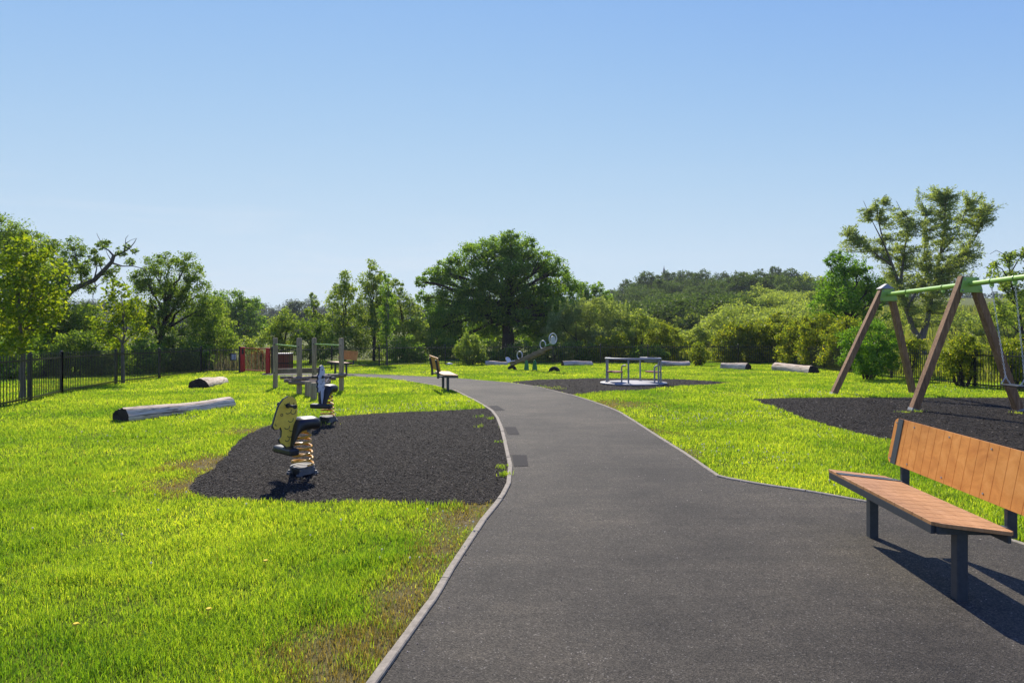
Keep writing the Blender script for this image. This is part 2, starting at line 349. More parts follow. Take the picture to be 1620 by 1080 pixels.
kerb(LE[:-1], 1, 'kerb', .048, .024, .9); kerb(RE[:-1], -1, 'kerb', .045, .016, .9)
# bark beds (star shaped sheets)
B1 = poly([(770, 646.5), (700, 650), (620, 653), (540, 658), (490, 663), (440, 669), (400, 683), (372, 700), (358, 722), (340, 742), (312, 757), (288, 774), (330, 788), (420, 793.5), (520, 795), (620, 796), (700, 797.5), (783, 800)])
B1 = np.vstack([B1, LE[8:16][:: 1] + np.array([-.03, 0])])
B2 = poly([(800, 604.5), (850, 600.5), (930, 598.5), (1010, 598.5), (1080, 600), (1162, 605.5), (1130, 608.5), (1060, 612), (1012, 617.5), (965, 618.5), (930, 622), (905, 625), (880, 619), (850, 611.8), (822, 607.4)])
B3 = poly([(1183, 631.5), (1250, 629.5), (1330, 629), (1420, 629), (1520, 629), (1640, 629), (1800, 631), (1950, 655), (1950, 710), (1800, 728), (1620, 724), (1500, 709), (1400, 695), (1340, 683), (1300, 671), (1230, 648)])
def bed(pg, name):
    n = len(pg); q = resample(np.vstack([pg, pg[:1]]), 90)[:-1]
    e = vnoise(q[:, 0], q[:, 1], .35, 3) * .05; c = pg.mean(0); dv = q - c; q = q + dv / np.linalg.norm(dv, axis=1)[:, None] * e[:, None]
    R = 14; rows = [c + (q - c) * (k / R) for k in range(1, R + 1)]; N = len(q)
    V2 = np.vstack([c[None]] + rows); V = np.c_[V2, gz(V2[:, 0], V2[:, 1]) + .004]
    tr = [(0, 1 + i, 1 + (i + 1) % N) for i in range(N)]; qs = [(1 + k * N + i, 1 + k * N + N + i, 1 + k * N + N + (i + 1) % N, 1 + k * N + (i + 1) % N) for k in range(R - 1) for i in range(N)]
    tag(arr_mesh(name, V, qs, tr, [M['bark']], smooth=True), kind='structure'); return q
beds = [bed(B1, 'bark_bed'), bed(B2, 'bark_bed'), bed(B3, 'bark_bed')]
# repair patches in the tarmac, flush with the left kerb
def patch(pts):
    g = poly(pts); mb = MB(); mb.add([(x, y, Z(x, y) + .0095) for x, y in g], [tuple(range(len(g)))]); tag(mb.build('tarmac_patch', M['tarmac_patch'], fixn=False), kind='structure')
patch([(813, 739), (836, 738), (833, 720.5), (810, 720.5)]); patch([(803, 688), (822, 688), (816, 676), (798, 676)]); patch([(783, 650), (799, 649.5), (787, 642), (773, 642.5)])

# ------------------------------------------------------------------ grass, clover, chips
def region(n_per_m2, d0, d1, slope=.9):
    A = slope * (d1 ** 2 - d0 ** 2); n = int(A * n_per_m2)
    d = np.sqrt(RNG.random(n) * (d1 ** 2 - d0 ** 2) + d0 ** 2); x = (RNG.random(n) * 2 - 1) * slope * d
    return x, d
WORN = [(P(345, 735), .45, 1.0), (P(395, 682), .3, .6), (P(300, 768), .35, .75), (P(735, 815), .34, 1.0), (P(752, 800), .3, .9), (P(960, 640), .7, .6), (P(905, 622), .5, .5), (P(1030, 684), .3, .5), (P(1075, 718), .25, .5) , (P(585, 1025), .3, .85), (P(630, 975), .22, .75), (P(545, 1060), .25, .7), (P(660, 930), .2, .6), (P(500, 1060), .3, .4)]
for k in range(1, 9): WORN.append((LE[k] + np.array([-.17, .0]), .2, (.9, .95, .8, .6, .85, .95, .9, .8)[k - 1]))
def wear_at(x, y):
    w = np.zeros(np.shape(x))
    for c, r, q in WORN: w = np.maximum(w, q * np.exp(-((x - c[0]) ** 2 + (y - c[1]) ** 2) / (r * r)))
    return np.clip(w + vnoise(x, y, .22, 8) * .28 * (w > .08), 0, 1)
wa = GROUND.data.attributes.new('wear', 'FLOAT', 'POINT'); wa.data.foreach_set('value', wear_at(GV[:, 0], GV[:, 1]).astype(np.float32))
nl_ = lambda L, d: L + np.stack([-np.gradient(L, axis=0)[:, 1], np.gradient(L, axis=0)[:, 0]], 1) / np.linalg.norm(np.gradient(L, axis=0), axis=1)[:, None] * d
no_grass = np.vstack([nl_(Lp, .058), nl_(Rp, -.048)[::-1]])
def blades(x, y, hgt, wid):
    ragged = vnoise(x, y, .13, 21) * .022 + .004
    keep = ~inside(no_grass, x + ragged, y)
    for q in beds:
        e = vnoise(x, y, .16, 5) * .05; keep &= ~inside(q, x + e, y - e * .7)
    wear = wear_at(x, y); keep &= RNG.random(len(x)) > wear * .72
    x, y, wear = x[keep], y[keep], wear[keep]; n = len(x)
    cl = .5 + .5 * vnoise(x, y, .19, 2); cl2 = .5 + .5 * vnoise(x, y, .9, 4); cl3 = np.clip(vnoise(x, y, .33, 6) * 1.6 - .75, 0, 1)
    thin = RNG.random(n) < .45 + .6 * cl; x, y, wear, cl, cl2, cl3 = x[thin], y[thin], wear[thin], cl[thin], cl2[thin], cl3[thin]; n = len(x)
    h = hgt * (.4 + .6 * cl + .55 * cl2 + 1.1 * cl3) * (.5 + .8 * RNG.random(n)) * (1 - .65 * wear); w = wid * (.7 + .6 * RNG.random(n))
    a = RNG.random(n) * 2 * math.pi; la = RNG.random(n) * 2 * math.pi; bend = h * (.15 + .75 * RNG.random(n) ** 1.5)
    wx, wy = np.cos(a) * w / 2, np.sin(a) * w / 2; z = gz(x, y)
    bx, by = np.cos(la) * bend, np.sin(la) * bend
    P0 = np.stack([x - wx, y - wy, z - .005], 1); P1 = np.stack([x + wx, y + wy, z - .005], 1)
    P2 = np.stack([x + wx * .8 + bx * .35, y + wy * .8 + by * .35, z + h * .6], 1); P3 = np.stack([x - wx * .8 + bx * .35, y - wy * .8 + by * .35, z + h * .6], 1)
    P4 = np.stack([x + bx, y + by, z + h * (1 - .25 * bend / h)], 1)
    V = np.stack([P0, P1, P2, P3, P4], 1); base = np.arange(n) * 5
    dry = RNG.random(n) < np.clip(wear * 1.25, .008, .97); return V, base, dry.astype(int)
allV = []; allq = []; allt = []; mi = []; off = 0
for dens, a, b_, h, w, sl in ((22000, 1.6, 3.3, .046, .0032, .95), (15000, 3.3, 4.8, .046, .0038, .93), (9500, 4.8, 7, .045, .005, .92), (4600, 7, 10.5, .044, .0072, .9), (1900, 10.5, 15, .046, .0105, .9), (1000, 15, 22, .04, .0155, .95), (480, 22, 37, .036, .024, .8)):
    x, y = region(dens, a, b_, sl); V, base, dry = blades(x, y, h, w)
    allV.append(V.reshape(-1, 3)); base = base + off; off += len(V) * 5
    allq.append(np.stack([base, base + 1, base + 2, base + 3], 1)); allt.append(np.stack([base + 3, base + 2, base + 4], 1)); mi.append(dry)
def tufts():
    xs, ys = [], []
    for px, py, r, n in ((798, 753, .03, 110), (794, 741, .03, 60), (788, 700, .03, 60), (776, 663, .03, 50), (760, 660, .05, 60), (758, 676, .04, 40), (1430, 652, .06, 90), (1452, 651, .05, 60), (1610, 654, .05, 50), (1316, 626, .07, 50), (870, 613, .16, 160), (884, 615, .12, 100), (518, 672, .08, 40), (855, 611, .1, 60)):
        c = P(px, py); g = RNG.normal(size=(n, 2)) * r; xs.append(c[0] + g[:, 0]); ys.append(c[1] + g[:, 1])
    return np.concatenate(xs), np.concatenate(ys)
nog, bd_ = no_grass, beds; no_grass = np.zeros((3, 2)) + [[900, 900], [901, 900], [900, 901]]; beds = []
x, y = tufts(); V, base, dry = blades(x, y, .042, .006); no_grass, beds = nog, bd_
allV.append(V.reshape(-1, 3)); base = base + off; allq.append(np.stack([base, base + 1, base + 2, base + 3], 1)); allt.append(np.stack([base + 3, base + 2, base + 4], 1)); mi.append(dry)
mi = np.concatenate(mi)
tag(arr_mesh('lawn_grass', np.vstack(allV), np.vstack(allq), np.vstack(allt), [M['blade'], M['straw']], np.r_[mi, mi]), 'bright green lawn of uneven grass blades around the dark path', 'grass', kind='stuff')
# loose chips lying on the bark beds
def chips():
    xs = []; ys = []; sz = []
    for q, dens, s in ((beds[0], 2600, .0155), (beds[1], 200, .03), (beds[2], 600, .024)):
        lo = q.min(0); hi = q.max(0); hi[0] = min(hi[0], 11.5); n = int((hi - lo).prod() * dens); x = lo[0] + RNG.random(n) * (hi[0] - lo[0]); y = lo[1] + RNG.random(n) * (hi[1] - lo[1])
        k = inside(q, x, y); xs.append(x[k]); ys.append(y[k]); sz.append(np.full(k.sum(), s))
    x = np.concatenate(xs); y = np.concatenate(ys); s = np.concatenate(sz) * (.5 + RNG.random(len(x))); n = len(x)
    a = RNG.random(n) * 6.283; u = np.stack([np.cos(a), np.sin(a), (RNG.random(n) - .5) * .9], 1); v = np.stack([-np.sin(a), np.cos(a), (RNG.random(n) - .5) * .9], 1)
    c = np.stack([x, y, gz(x, y) + .008 + RNG.random(n) * .012], 1); s = s[:, None]
    V = np.stack([c - u * s * .5 - v * s * .22, c + u * s * .5 - v * s * .15, c + u * s * .42 + v * s * .22, c - u * s * .45 + v * s * .2], 1)
    base = np.arange(n) * 4
    tag(arr_mesh('bark_chips', V, np.stack([base, base + 1, base + 2, base + 3], 1), None, [M['chip']]), 'loose dark bark chips scattered over the play beds', 'bark chips', kind='stuff')
chips()
# grit and leaf crumbs on the tarmac
def grit():
    n = 900; x = RNG.uniform(-1.5, 4.5, n); d = RNG.uniform(2.2, 14, n); k = inside(path_pg, x, d); x, d = x[k], d[k]
    e = RNG.integers(0, 60, 420); ex_ = Lp[e, 0] + RNG.random(420) ** 2 * .16; ed = Lp[e, 1] + RNG.normal(size=420) * .05; e2 = RNG.integers(10, 60, 420); x = np.r_[x, ex_, Rp[e2, 0] - RNG.random(420) ** 2 * .2]; d = np.r_[d, ed, Rp[e2, 1] + RNG.normal(size=420) * .05]
    k = inside(path_pg, x, d); x, d = x[k], d[k]; n = len(x); s_ = RNG.uniform(.003, .008, n)[:, None]; a = RNG.random(n) * 6.28
    u = np.stack([np.cos(a), np.sin(a), np.zeros(n)], 1); v = np.stack([-np.sin(a), np.cos(a), np.zeros(n)], 1); c = np.stack([x, d, gz(x, d) + .0075], 1); up_ = np.array([0, 0, 1.])
    V = np.stack([c - u * s_, c + v * s_ * .7, c + u * s_ * .8, c - v * s_ * .6, c + up_ * s_ * .7], 1); b_ = np.arange(n) * 5
    tag(arr_mesh('grit', V, None, np.concatenate([np.stack([b_ + i, b_ + (i + 1) % 4, b_ + 4], 1) for i in range(4)]), [M['grit']]), 'small pale grit and crumbs lying on the tarmac path', 'grit', kind='stuff')
grit()
# clover heads
def clover():
    spots = []
    for px, py, r, n in ((1215, 655, .9, 70), (1100, 662, .8, 60), (1090, 668, .6, 50), (1160, 720, .7, 60), (1230, 735, .6, 45), (1350, 690, .6, 40), (1300, 625, 1.2, 60), (1250, 627, 1.2, 60), (1220, 628, .8, 40),
                         (600, 652, .6, 60), (680, 645, .7, 70), (560, 655, .5, 50), (740, 638, .4, 30), (200, 690, 1.0, 30), (330, 655, .8, 25), (450, 650, .6, 30), (640, 860, .5, 16), (700, 850, .3, 10), (250, 830, .8, 14), (1500, 615, 1.5, 40), (1330, 760, .4, 20)):
        c = P(px, py); g = RNG.normal(size=(n, 2)) * r * .6; spots.append(c + g)
    s = np.vstack(spots); k = ~inside(path_pg, s[:, 0], s[:, 1])
    for q in beds: k &= ~inside(q, s[:, 0], s[:, 1])
    mb = MB()
    for x, y in s[k][::2]:
        r = random.uniform(.005, .009) * (1 + y * .03); z = Z(x, y) + random.uniform(.035, .075)
        mb.lathe((x, y, z), [(r * .5, -r * .8), (r, 0), (r * .5, r * .8)], 6); mb.tube([(x, y, Z(x, y)), (x, y, z - r)], .0008, 3)
    tag(mb.build('clover_flowers', M['clover'], fixn=False), 'tiny white clover heads dotted through the lawn', 'clover', kind='stuff')
clover()
mb = MB()
for px, py in ((120, 1010), (330, 985), (95, 700), (180, 790), (420, 905), (250, 720)):
    x, y = P(px, py); z = Z(x, y) + .075
    mb.lathe((x, y, z), [(.006, -.006), (.016, .0), (.012, .006)], 9); mb.tube([(x, y, z - .08), (x, y, z)], .002, 4)
tag(mb.build('dandelion_flowers', M['dandelion'], fixn=False), 'few yellow dandelion heads in the left lawn', 'dandelions', kind='stuff')

# ------------------------------------------------------------------ trees and shrubs
def leaf_cloud(L, leaf, cov, rng, clump=.3, K=16, up=.55, aspect=.62, droop=0, fill=.5):
    """L: (n,6) lobes cx cy cz rx ry rz. Leaf sized rhombs gathered in clumps through every lobe."""
    out = []
    la = .5 * leaf * leaf * aspect
    for cx, cy, cz, rx, ry, rz in L:
        r = (rx * ry * rz) ** (1 / 3); n = int(1.75 * cov * math.pi * r * r / la); k = max(5, int(K * rng.uniform(.8, 1.2)))
        d = rng.normal(size=(k, 3)); d /= np.linalg.norm(d, axis=1)[:, None]
        rad = fill + (1.02 - fill) * rng.random(k) ** .6
        cc = d * rad[:, None]; wt = rng.random(k) + .25; wt /= wt.sum()
        ci = rng.choice(k, n, p=wt); p = cc[ci] + np.clip(rng.normal(size=(n, 3)), -1.8, 1.8) * (clump * (.55 + .9 * rng.random(k)))[ci][:, None] * np.array([1.05, 1.05, .8])
        p[:, 2] -= droop * np.abs(rng.normal(size=n)) * clump
        o = p / (np.linalg.norm(p, axis=1)[:, None] + 1e-6)
        pos = np.array([cx, cy, cz]) + p * np.array([rx, ry, rz])
        nrm = rng.normal(size=(n, 3)) + o * .5; nrm[:, 2] += up; nrm /= np.linalg.norm(nrm, axis=1)[:, None]
        t = np.cross(nrm, rng.normal(size=(n, 3))); t /= np.linalg.norm(t, axis=1)[:, None] + 1e-9; s = np.cross(nrm, t)
        l = leaf * (.65 + .7 * rng.random(n))[:, None]; w = l * aspect
        out.append(np.stack([pos - t * l / 2, pos + s * w / 2 - nrm * l * .08, pos + t * l / 2, pos - s * w / 2 - nrm * l * .08], 1))
    return np.concatenate(out)
def shoots(L, pts, rng, mb, leaf, per=15, nl=70, aspect=.36):
    pts = np.array(pts); out = []
    for cx, cy, cz, rx, ry, rz in L:
        for _ in range(max(5, int(per * (rx / .55) ** 1.4))):
            d = rng.normal(size=3); d /= np.linalg.norm(d); e = np.array([cx, cy, cz]) + d * np.array([rx, ry, rz]) * 1.75 * rng.random() ** .55
            low = pts[pts[:, 2] < e[2] + .1]; low = low if len(low) else pts
            st = low[np.argmin(np.linalg.norm(low - e, axis=1) + rng.random(len(low)) * .3)]; v = e - st; ln = np.linalg.norm(v)
            mid = st + v * .5 + np.array([rng.normal() * .08, rng.normal() * .08, -.06]) * ln
            mb.tube([st, mid, e], [.012, .008, .003], 4, cap=False)
            k = int(nl * (.5 + rng.random())); t = 1 - (rng.random(k) ** 1.3) * min(1, 1.1 / ln); t = np.clip(t, .1, 1)[:, None]
            p = st * (1 - t) ** 2 + 2 * mid * t * (1 - t) + e * t ** 2 + rng.normal(size=(k, 3)) * .06
            a = v / ln + rng.normal(size=(k, 3)) * .65; a /= np.linalg.norm(a, axis=1)[:, None]; b = np.cross(a, rng.normal(size=(k, 3))); b /= np.linalg.norm(b, axis=1)[:, None]
            l = leaf * (.6 + .8 * rng.random(k))[:, None]; out.append(np.stack([p, p + a * l * .5 + b * l * aspect / 2, p + a * l, p + a * l * .5 - b * l * aspect / 2], 1))
    return np.concatenate(out)
def limb(mb, a, b, r0, r1, rr, wob=.12, n=5, seg=6, sag=0):
    a = np.array(a, float); b = np.array(b, float); L = np.linalg.norm(b - a); pts = []
    for k in range(n + 1):
        t = k / n; p = a + (b - a) * t
        if 0 < k < n: p = p + np.array([rr.uniform(-1, 1), rr.uniform(-1, 1), rr.uniform(-.6, .6)]) * L * wob * .6
        p[2] += sag * L * math.sin(math.pi * t); pts.append(p)
    mb.tube(pts, [r0 + (r1 - r0) * k / n for k in range(n + 1)], seg, jag=.06, seed=rr.random()); return pts
SEED = [100]
def plant(kind, label, cat, D, bx, lobes, mat, leaf_px=1.75, cov=2.6, trunk=None, stem='stem', depth=.9, clump=.19, K=30, leaf=None, limbs=None, forkpy=None, group=None, up=.55, aspect=.62, dz=0, spread=.5, stems=1, fill=.5, twigs=True, feather=0):
    """One plant standing at depth D under column bx; lobes are (column,row,radius) crown masses at about that depth."""
    SEED[0] += 1; rng = np.random.default_rng(SEED[0]); rr = random.Random(SEED[0])
    x0 = (bx - CX) / F * D; z0 = Z(x0, D) + dz; root = thing(kind, label, cat, (x0, D, z0), 0, group)
    L = []; maxr = max(l[2] for l in lobes) * D / F
    for px, py, r in lobes:
        d = D + rng.uniform(-1, 1) * maxr * spread * 1.6; c = W(px, py, d); R = r * D / F
        L.append((c[0] - x0, c[1] - D, c[2] - z0, R, R * depth * 1.15, R))
    L = np.array(L); lf = leaf or leaf_px * D / 632
    mb = MB()
    if feather:
        lp = []
        for pl, r0, r1 in limbs:
            q = np.array([W(px, py, D) - np.array([x0, D, z0]) for px, py in pl]); tt = np.linspace(0, len(q) - 1, len(q) * 4); lp += [np.array([np.interp(u, range(len(q)), q[:, k]) for k in range(3)]) for u in tt[len(tt) // 4:]]
        V = shoots(L, lp, rng, mb, lf, per=feather, aspect=aspect)
    else: V = leaf_cloud(L, lf, cov, rng, clump, K, up, aspect, fill=fill)
    zmin = V[..., 2]; V = V[(zmin.min(1) > -.05) if True else slice(None)]; n = len(V); base = np.arange(n) * 4
    arr_mesh('foliage' if cat in ('shrub', 'hedge') else 'crown', V, np.stack([base, base + 1, base + 2, base + 3], 1), None, [M[mat]], parent=root)
    top = L[:, 2].max(); tr = trunk or .05 * top / 3
    if cat == 'shrub':
        for k in range(max(4, min(9, len(L) * 2))):
            c = L[k % len(L)]; s = (rr.uniform(-.15, .15), rr.uniform(-.1, .1), -.05); limb(mb, s, c[:3] + np.array([rr.uniform(-.4, .4) * c[3], rr.uniform(-.4, .4) * c[3], .3 * c[3]]), tr, tr * .3, rr, .1, 4, 5)
    elif limbs:
        for pl, r0, r1 in limbs:
            pts = [W(px, py, D + rr.uniform(-.12, .12)) - np.array([x0, D, z0]) for px, py in pl]; k = len(pts)
            mb.tube(pts, [.8 * (r0 + (r1 - r0) * (i / (k - 1)) ** .5) for i in range(k)], 8, jag=.08, seed=rr.random())
        ends = [W(pl[len(pl) // 2][0], pl[len(pl) // 2][1], D) - np.array([x0, D, z0]) for pl, _, _ in limbs]
        if twigs:
            for c in L:
                e = min(ends, key=lambda q: np.linalg.norm(q - c[:3])); limb(mb, e, c[:3], min(tr * .22, .018), .005, rr, .1, 4, 5)
    else:
        low = L[:, 2].min(); fz = (W(bx, forkpy, D)[2] - z0) if forkpy else max(low * .8, top * .28)
        trunkp = limb(mb, (0, 0, -.1), (rr.uniform(-.1, .1) * tr * 4, 0, fz), tr * 1.15, tr * .85, rr, .03, 5, 9)
        lead = limb(mb, trunkp[-1], (L[L[:, 2].argmax(), 0] * .6, 0, top * .86), tr * .85, tr * .12, rr, .05, 6, 7)
        for c in L:
            f = lead[min(len(lead) - 2, max(0, int((c[2] - fz) / (top - fz + 1e-6) * 3.2)))]
            e = c[:3] + np.array([0, 0, -.1 * c[5]]); pts = limb(mb, f, e, tr * .42, tr * .1, rr, .1, 5, 6, sag=.06)
            for _ in range(3): limb(mb, pts[3], c[:3] + np.clip(rng.normal(size=3), -1, 1) * c[3] * .5, tr * .13, tr * .03, rr, .1, 3, 4)
    mb.build('stem' if cat == 'shrub' else 'trunk', M[stem], root, smooth=True, fixn=False); return root

TREES = 'trees beyond the fence'; SHRUBS = 'shrubs along the fence'
plant('young_tree', 'young lime green staked tree by the left fence, nearest tree to the camera', 'tree', 13.8, 36, [(42, 398, 26), (18, 425, 34), (62, 425, 32), (80, 455, 20), (30, 470, 40), (68, 480, 30), (5, 500, 38), (45, 520, 32), (88, 497, 16), (28, 545, 22), (-25, 460, 40)], 'lime', leaf=.095, cov=1.35, trunk=.055, stem='greystem', forkpy=560, K=26, clump=.24)
plant('young_tree', 'slim lime green young tree behind the left fence, second from the left edge', 'tree', 18.7, 195, [(190, 458, 17), (180, 485, 24), (208, 490, 22), (165, 515, 20), (200, 522, 22), (222, 520, 12), (186, 545, 15), (150, 512, 10)], 'lime', leaf=.1, cov=1.4, trunk=.05, stem='greystem', forkpy=555, K=24, clump=.24)
plant('oak_tree', 'dark leafy tree top rising behind the lime young tree at the far left', 'tree', 25, 20, [(8, 372, 30), (48, 384, 22), (80, 390, 14), (-30, 400, 45), (60, 440, 45), (20, 460, 55), (95, 500, 30), (70, 510, 50), (130, 525, 34), (10, 530, 45), (110, 545, 38), (160, 540, 30)], 'mid', trunk=.22, group=TREES)
plant('oak_tree', 'oak with a bare dead limb reaching up to the right, at the left', 'tree', 27, 95, [(118, 392, 16), (108, 415, 19), (127, 423, 14), (150, 405, 11), (94, 440, 18), (142, 456, 9), (166, 386, 8), (192, 399, 8), (172, 438, 11), (206, 414, 7), (160, 390, 7), (156, 412, 9), (182, 426, 7), (200, 390, 5), (213, 398, 5), (135, 438, 9), (80, 480, 22), (140, 500, 18), (228, 425, 4)], 'mid', trunk=.2, group=TREES, cov=2.2,
      limbs=[([(86, 590), (90, 520), (98, 476), (113, 459), (130, 451), (149, 443), (162, 430), (177, 414), (180, 405)], .27, .09), ([(180, 405), (172, 396), (160, 390), (152, 391)], .06, .02), ([(163, 391), (160, 383), (155, 374), (153, 369)], .03, .008), ([(180, 405), (194, 400), (205, 393), (213, 383), (216, 377)], .065, .012), ([(177, 416), (194, 421), (211, 421), (227, 425), (232, 430)], .055, .012),
             ([(196, 399), (198, 388), (199, 377), (203, 372)], .035, .008), ([(199, 385), (207, 380), (215, 377)], .02, .006), ([(205, 394), (214, 401), (217, 390)], .025, .008), ([(149, 443), (153, 425), (148, 404), (153, 398)], .05, .012), ([(130, 451), (126, 430), (120, 405), (117, 388)], .06, .012), ([(113, 459), (106, 435), (104, 415), (110, 405)], .06, .012), ([(162, 430), (156, 415), (160, 402)], .03, .008), ([(149, 443), (152, 455), (138, 457)], .04, .01), ([(177, 414), (170, 402), (166, 392)], .03, .008)], stem='greystem')
plant('field_maple', 'tall open crowned tree with a dark trunk rising behind the left fence', 'tree', 28, 255, [(266, 412, 14), (246, 422, 18), (292, 416, 16), (310, 432, 12), (226, 440, 16), (280, 445, 24), (238, 468, 26), (312, 465, 22), (275, 485, 32), (335, 492, 20), (222, 500, 24), (250, 525, 32), (310, 525, 32), (285, 560, 30), (230, 560, 30), (345, 540, 22)], 'mid', trunk=.16, group=TREES, forkpy=540, cov=2.2, clump=.19)
plant('field_maple', 'low yellow green tree just right of the tall dark trunked tree, behind the left fence', 'tree', 30, 335, [(340, 490, 18), (322, 512, 22), (352, 515, 18), (335, 540, 26), (310, 550, 20), (362, 548, 16)], 'olive', trunk=.1, group=TREES)
plant('oak_tree', 'round crowned dark oak in the distance above the red gate', 'tree', 62, 375, [(348, 474, 15), (372, 472, 15), (395, 484, 16), (380, 495, 22), (352, 500, 20), (408, 505, 15), (385, 520, 24), (418, 522, 10), (355, 525, 22), (405, 530, 18)], 'oak', trunk=.3, group=TREES)
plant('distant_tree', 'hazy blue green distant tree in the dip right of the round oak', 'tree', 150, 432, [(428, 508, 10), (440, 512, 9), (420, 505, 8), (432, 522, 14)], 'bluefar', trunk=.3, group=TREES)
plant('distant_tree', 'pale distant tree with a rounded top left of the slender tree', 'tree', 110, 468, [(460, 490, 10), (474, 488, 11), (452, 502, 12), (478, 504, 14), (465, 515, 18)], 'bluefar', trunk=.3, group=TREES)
plant('slender_tree', 'slender pointed tree standing left of the birch group', 'tree', 36, 497, [(495, 468, 6), (499, 480, 8), (494, 494, 10), (503, 505, 11), (495, 522, 13), (505, 540, 16)], 'olive', trunk=.07, group=TREES)
for k, (bx, D, lob, mt, lab) in enumerate([
    (445, 33, [(440, 512, 16), (458, 505, 17), (432, 530, 16), (455, 532, 22), (445, 553, 20)], 'olive', 'olive green bushy tree behind the litter bin'),
    (492, 33, [(478, 525, 18), (495, 520, 16), (512, 528, 16), (485, 548, 22), (510, 552, 20)], 'mid', 'bushy tree behind the right pair of climbing posts'),
    (545, 37, [(546, 438, 9), (540, 455, 13), (553, 460, 15), (530, 475, 15), (560, 482, 17), (538, 500, 21), (560, 515, 22), (525, 520, 18), (545, 545, 25)], 'olive', 'narrow pointed birch, left peak of the birch group'),
    (592, 36, [(587, 418, 8), (594, 432, 12), (582, 448, 15), (603, 450, 14), (590, 472, 19), (612, 478, 18), (580, 498, 20), (600, 512, 24), (590, 545, 26)], 'olive', 'tallest birch, right of the pointed one'),
    (638, 38, [(625, 452, 11), (632, 470, 14), (648, 485, 16), (628, 500, 20), (655, 512, 20), (640, 535, 24), (668, 540, 18)], 'olive', 'bushy birch sloping down towards the great oak')]):
    plant('birch_tree', lab, 'tree', D, bx, lob, mt, trunk=.09, group=TREES, cov=2.2, clump=.2)
plant('young_tree', 'young dark narrow tree on a pale stem beside the far path bench', 'tree', 31.2, 612, [(612, 440, 7), (609, 458, 10), (615, 475, 11), (608, 492, 12), (616, 510, 12), (610, 530, 12), (607, 548, 5)], 'oak', trunk=.05, stem='greystem', forkpy=552, cov=2.4)
plant('great_oak', 'broad dark green oak with a thick trunk behind the seesaw', 'tree', 42, 805, [(772, 391, 18), (808, 386, 20), (838, 394, 18), (748, 402, 20), (790, 408, 22), (862, 412, 18), (725, 420, 20), (818, 420, 26), (768, 432, 26), (700, 428, 15), (683, 437, 14), (667, 446, 9), (884, 424, 14), (893, 445, 16), (908, 458, 11), (850, 445, 28), (712, 455, 26), (760, 468, 30), (810, 465, 30), (870, 475, 26), (690, 478, 20), (735, 498, 28), (900, 482, 18), (855, 505, 26), (700, 515, 22), (785, 500, 26), (825, 508, 22), (760, 530, 22), (722, 535, 20), (840, 530, 20), (690, 500, 22), (880, 500, 22), (668, 470, 10), (800, 440, 30), (745, 470, 26), (850, 480, 26), (870, 525, 20), (700, 545, 16)], 'oak', trunk=.42, forkpy=505, group=TREES, cov=3.1, clump=.2, K=36, leaf_px=1.9)
for bx, D, lob, mt, lab in [
    (690, 39, [(668, 515, 18), (690, 500, 16), (700, 540, 22), (675, 552, 22), (712, 560, 16)], 'oak', 'dark bush filling the gap under the left side of the oak'),
    (640, 34.5, [(625, 555, 18), (645, 548, 18), (660, 562, 14), (632, 568, 12)], 'oak', 'low dark bush behind the fence, left of the side-on bench'),
    (780, 36, [(770, 555, 16), (790, 565, 12), (810, 560, 14), (826, 555, 16)], 'mid', 'low bush at the foot of the oak'),
    (735, 47, [(722, 538, 16), (742, 530, 16), (735, 552, 18), (755, 548, 16)], 'mid', 'mid green bush behind the lone pale shrub, under the oak'),
    (790, 48, [(775, 535, 15), (795, 530, 16), (812, 540, 16), (790, 552, 18)], 'olive', 'bush directly behind the trunk of the great oak'),
    (860, 47, [(842, 535, 16), (862, 528, 16), (880, 540, 16), (860, 553, 18)], 'mid', 'bush right of the oak trunk, behind the raised seesaw seat'),
    (745, 32, [(745, 538, 13), (732, 552, 14), (758, 552, 14), (745, 563, 16), (764, 566, 9)], 'olive', 'pale green shrub standing alone left of the seesaw')]:
    plant('shrub', lab, 'shrub', D, bx, lob, mt, trunk=.03, group=SHRUBS)
plant('oak_tree', 'dark tree peeping out just right of the great oak', 'tree', 58, 930, [(915, 452, 12), (930, 460, 13), (944, 455, 10), (922, 478, 18), (948, 478, 15), (935, 500, 20), (960, 470, 9)], 'oak', trunk=.25, group=TREES)
def willow_bush():
    r = plant('willow_bush', 'silver green upright willow bush behind the fence, left of the roundabout', 'shrub', 38, 925, [(905, 496, 16), (925, 489, 16), (945, 488, 16), (965, 490, 16), (982, 500, 13), (888, 512, 18), (872, 528, 16), (910, 520, 24), (945, 520, 26), (975, 525, 20), (900, 548, 24), (950, 550, 26), (990, 540, 14)], 'willow', trunk=.04, group=SHRUBS, up=.1, aspect=.42, cov=2.2)
    rng = np.random.default_rng(5); cr = []                          # upright shoots along the top
    for k in range(46):
        px = rng.uniform(866, 996); top = 470 + 18 * abs((px - 935) / 65) ** 2 + rng.uniform(-8, 10); a = W(px, top + 34, 38 + rng.uniform(-1, 1)); b = W(px + rng.uniform(-5, 5), top, a[1]); n = 60
        t = rng.random(n)[:, None]; p = a + (b - a) * t + rng.normal(size=(n, 3)) * .09 * (1.15 - t); l = .17; d = rng.normal(size=(n, 3)) * .5 + [0, 0, .9]; d /= np.linalg.norm(d, axis=1)[:, None]; s = np.cross(d, rng.normal(size=(n, 3))); s /= np.linalg.norm(s, axis=1)[:, None]
        cr.append(np.stack([p - d * l / 2, p + s * l * .18, p + d * l / 2, p - s * l * .18], 1))
    V = np.concatenate(cr) - np.array(r.location); base = np.arange(len(V)) * 4
    arr_mesh('shoots', V, np.stack([base, base + 1, base + 2, base + 3], 1), None, [M['willow']], parent=r)
willow_bush()
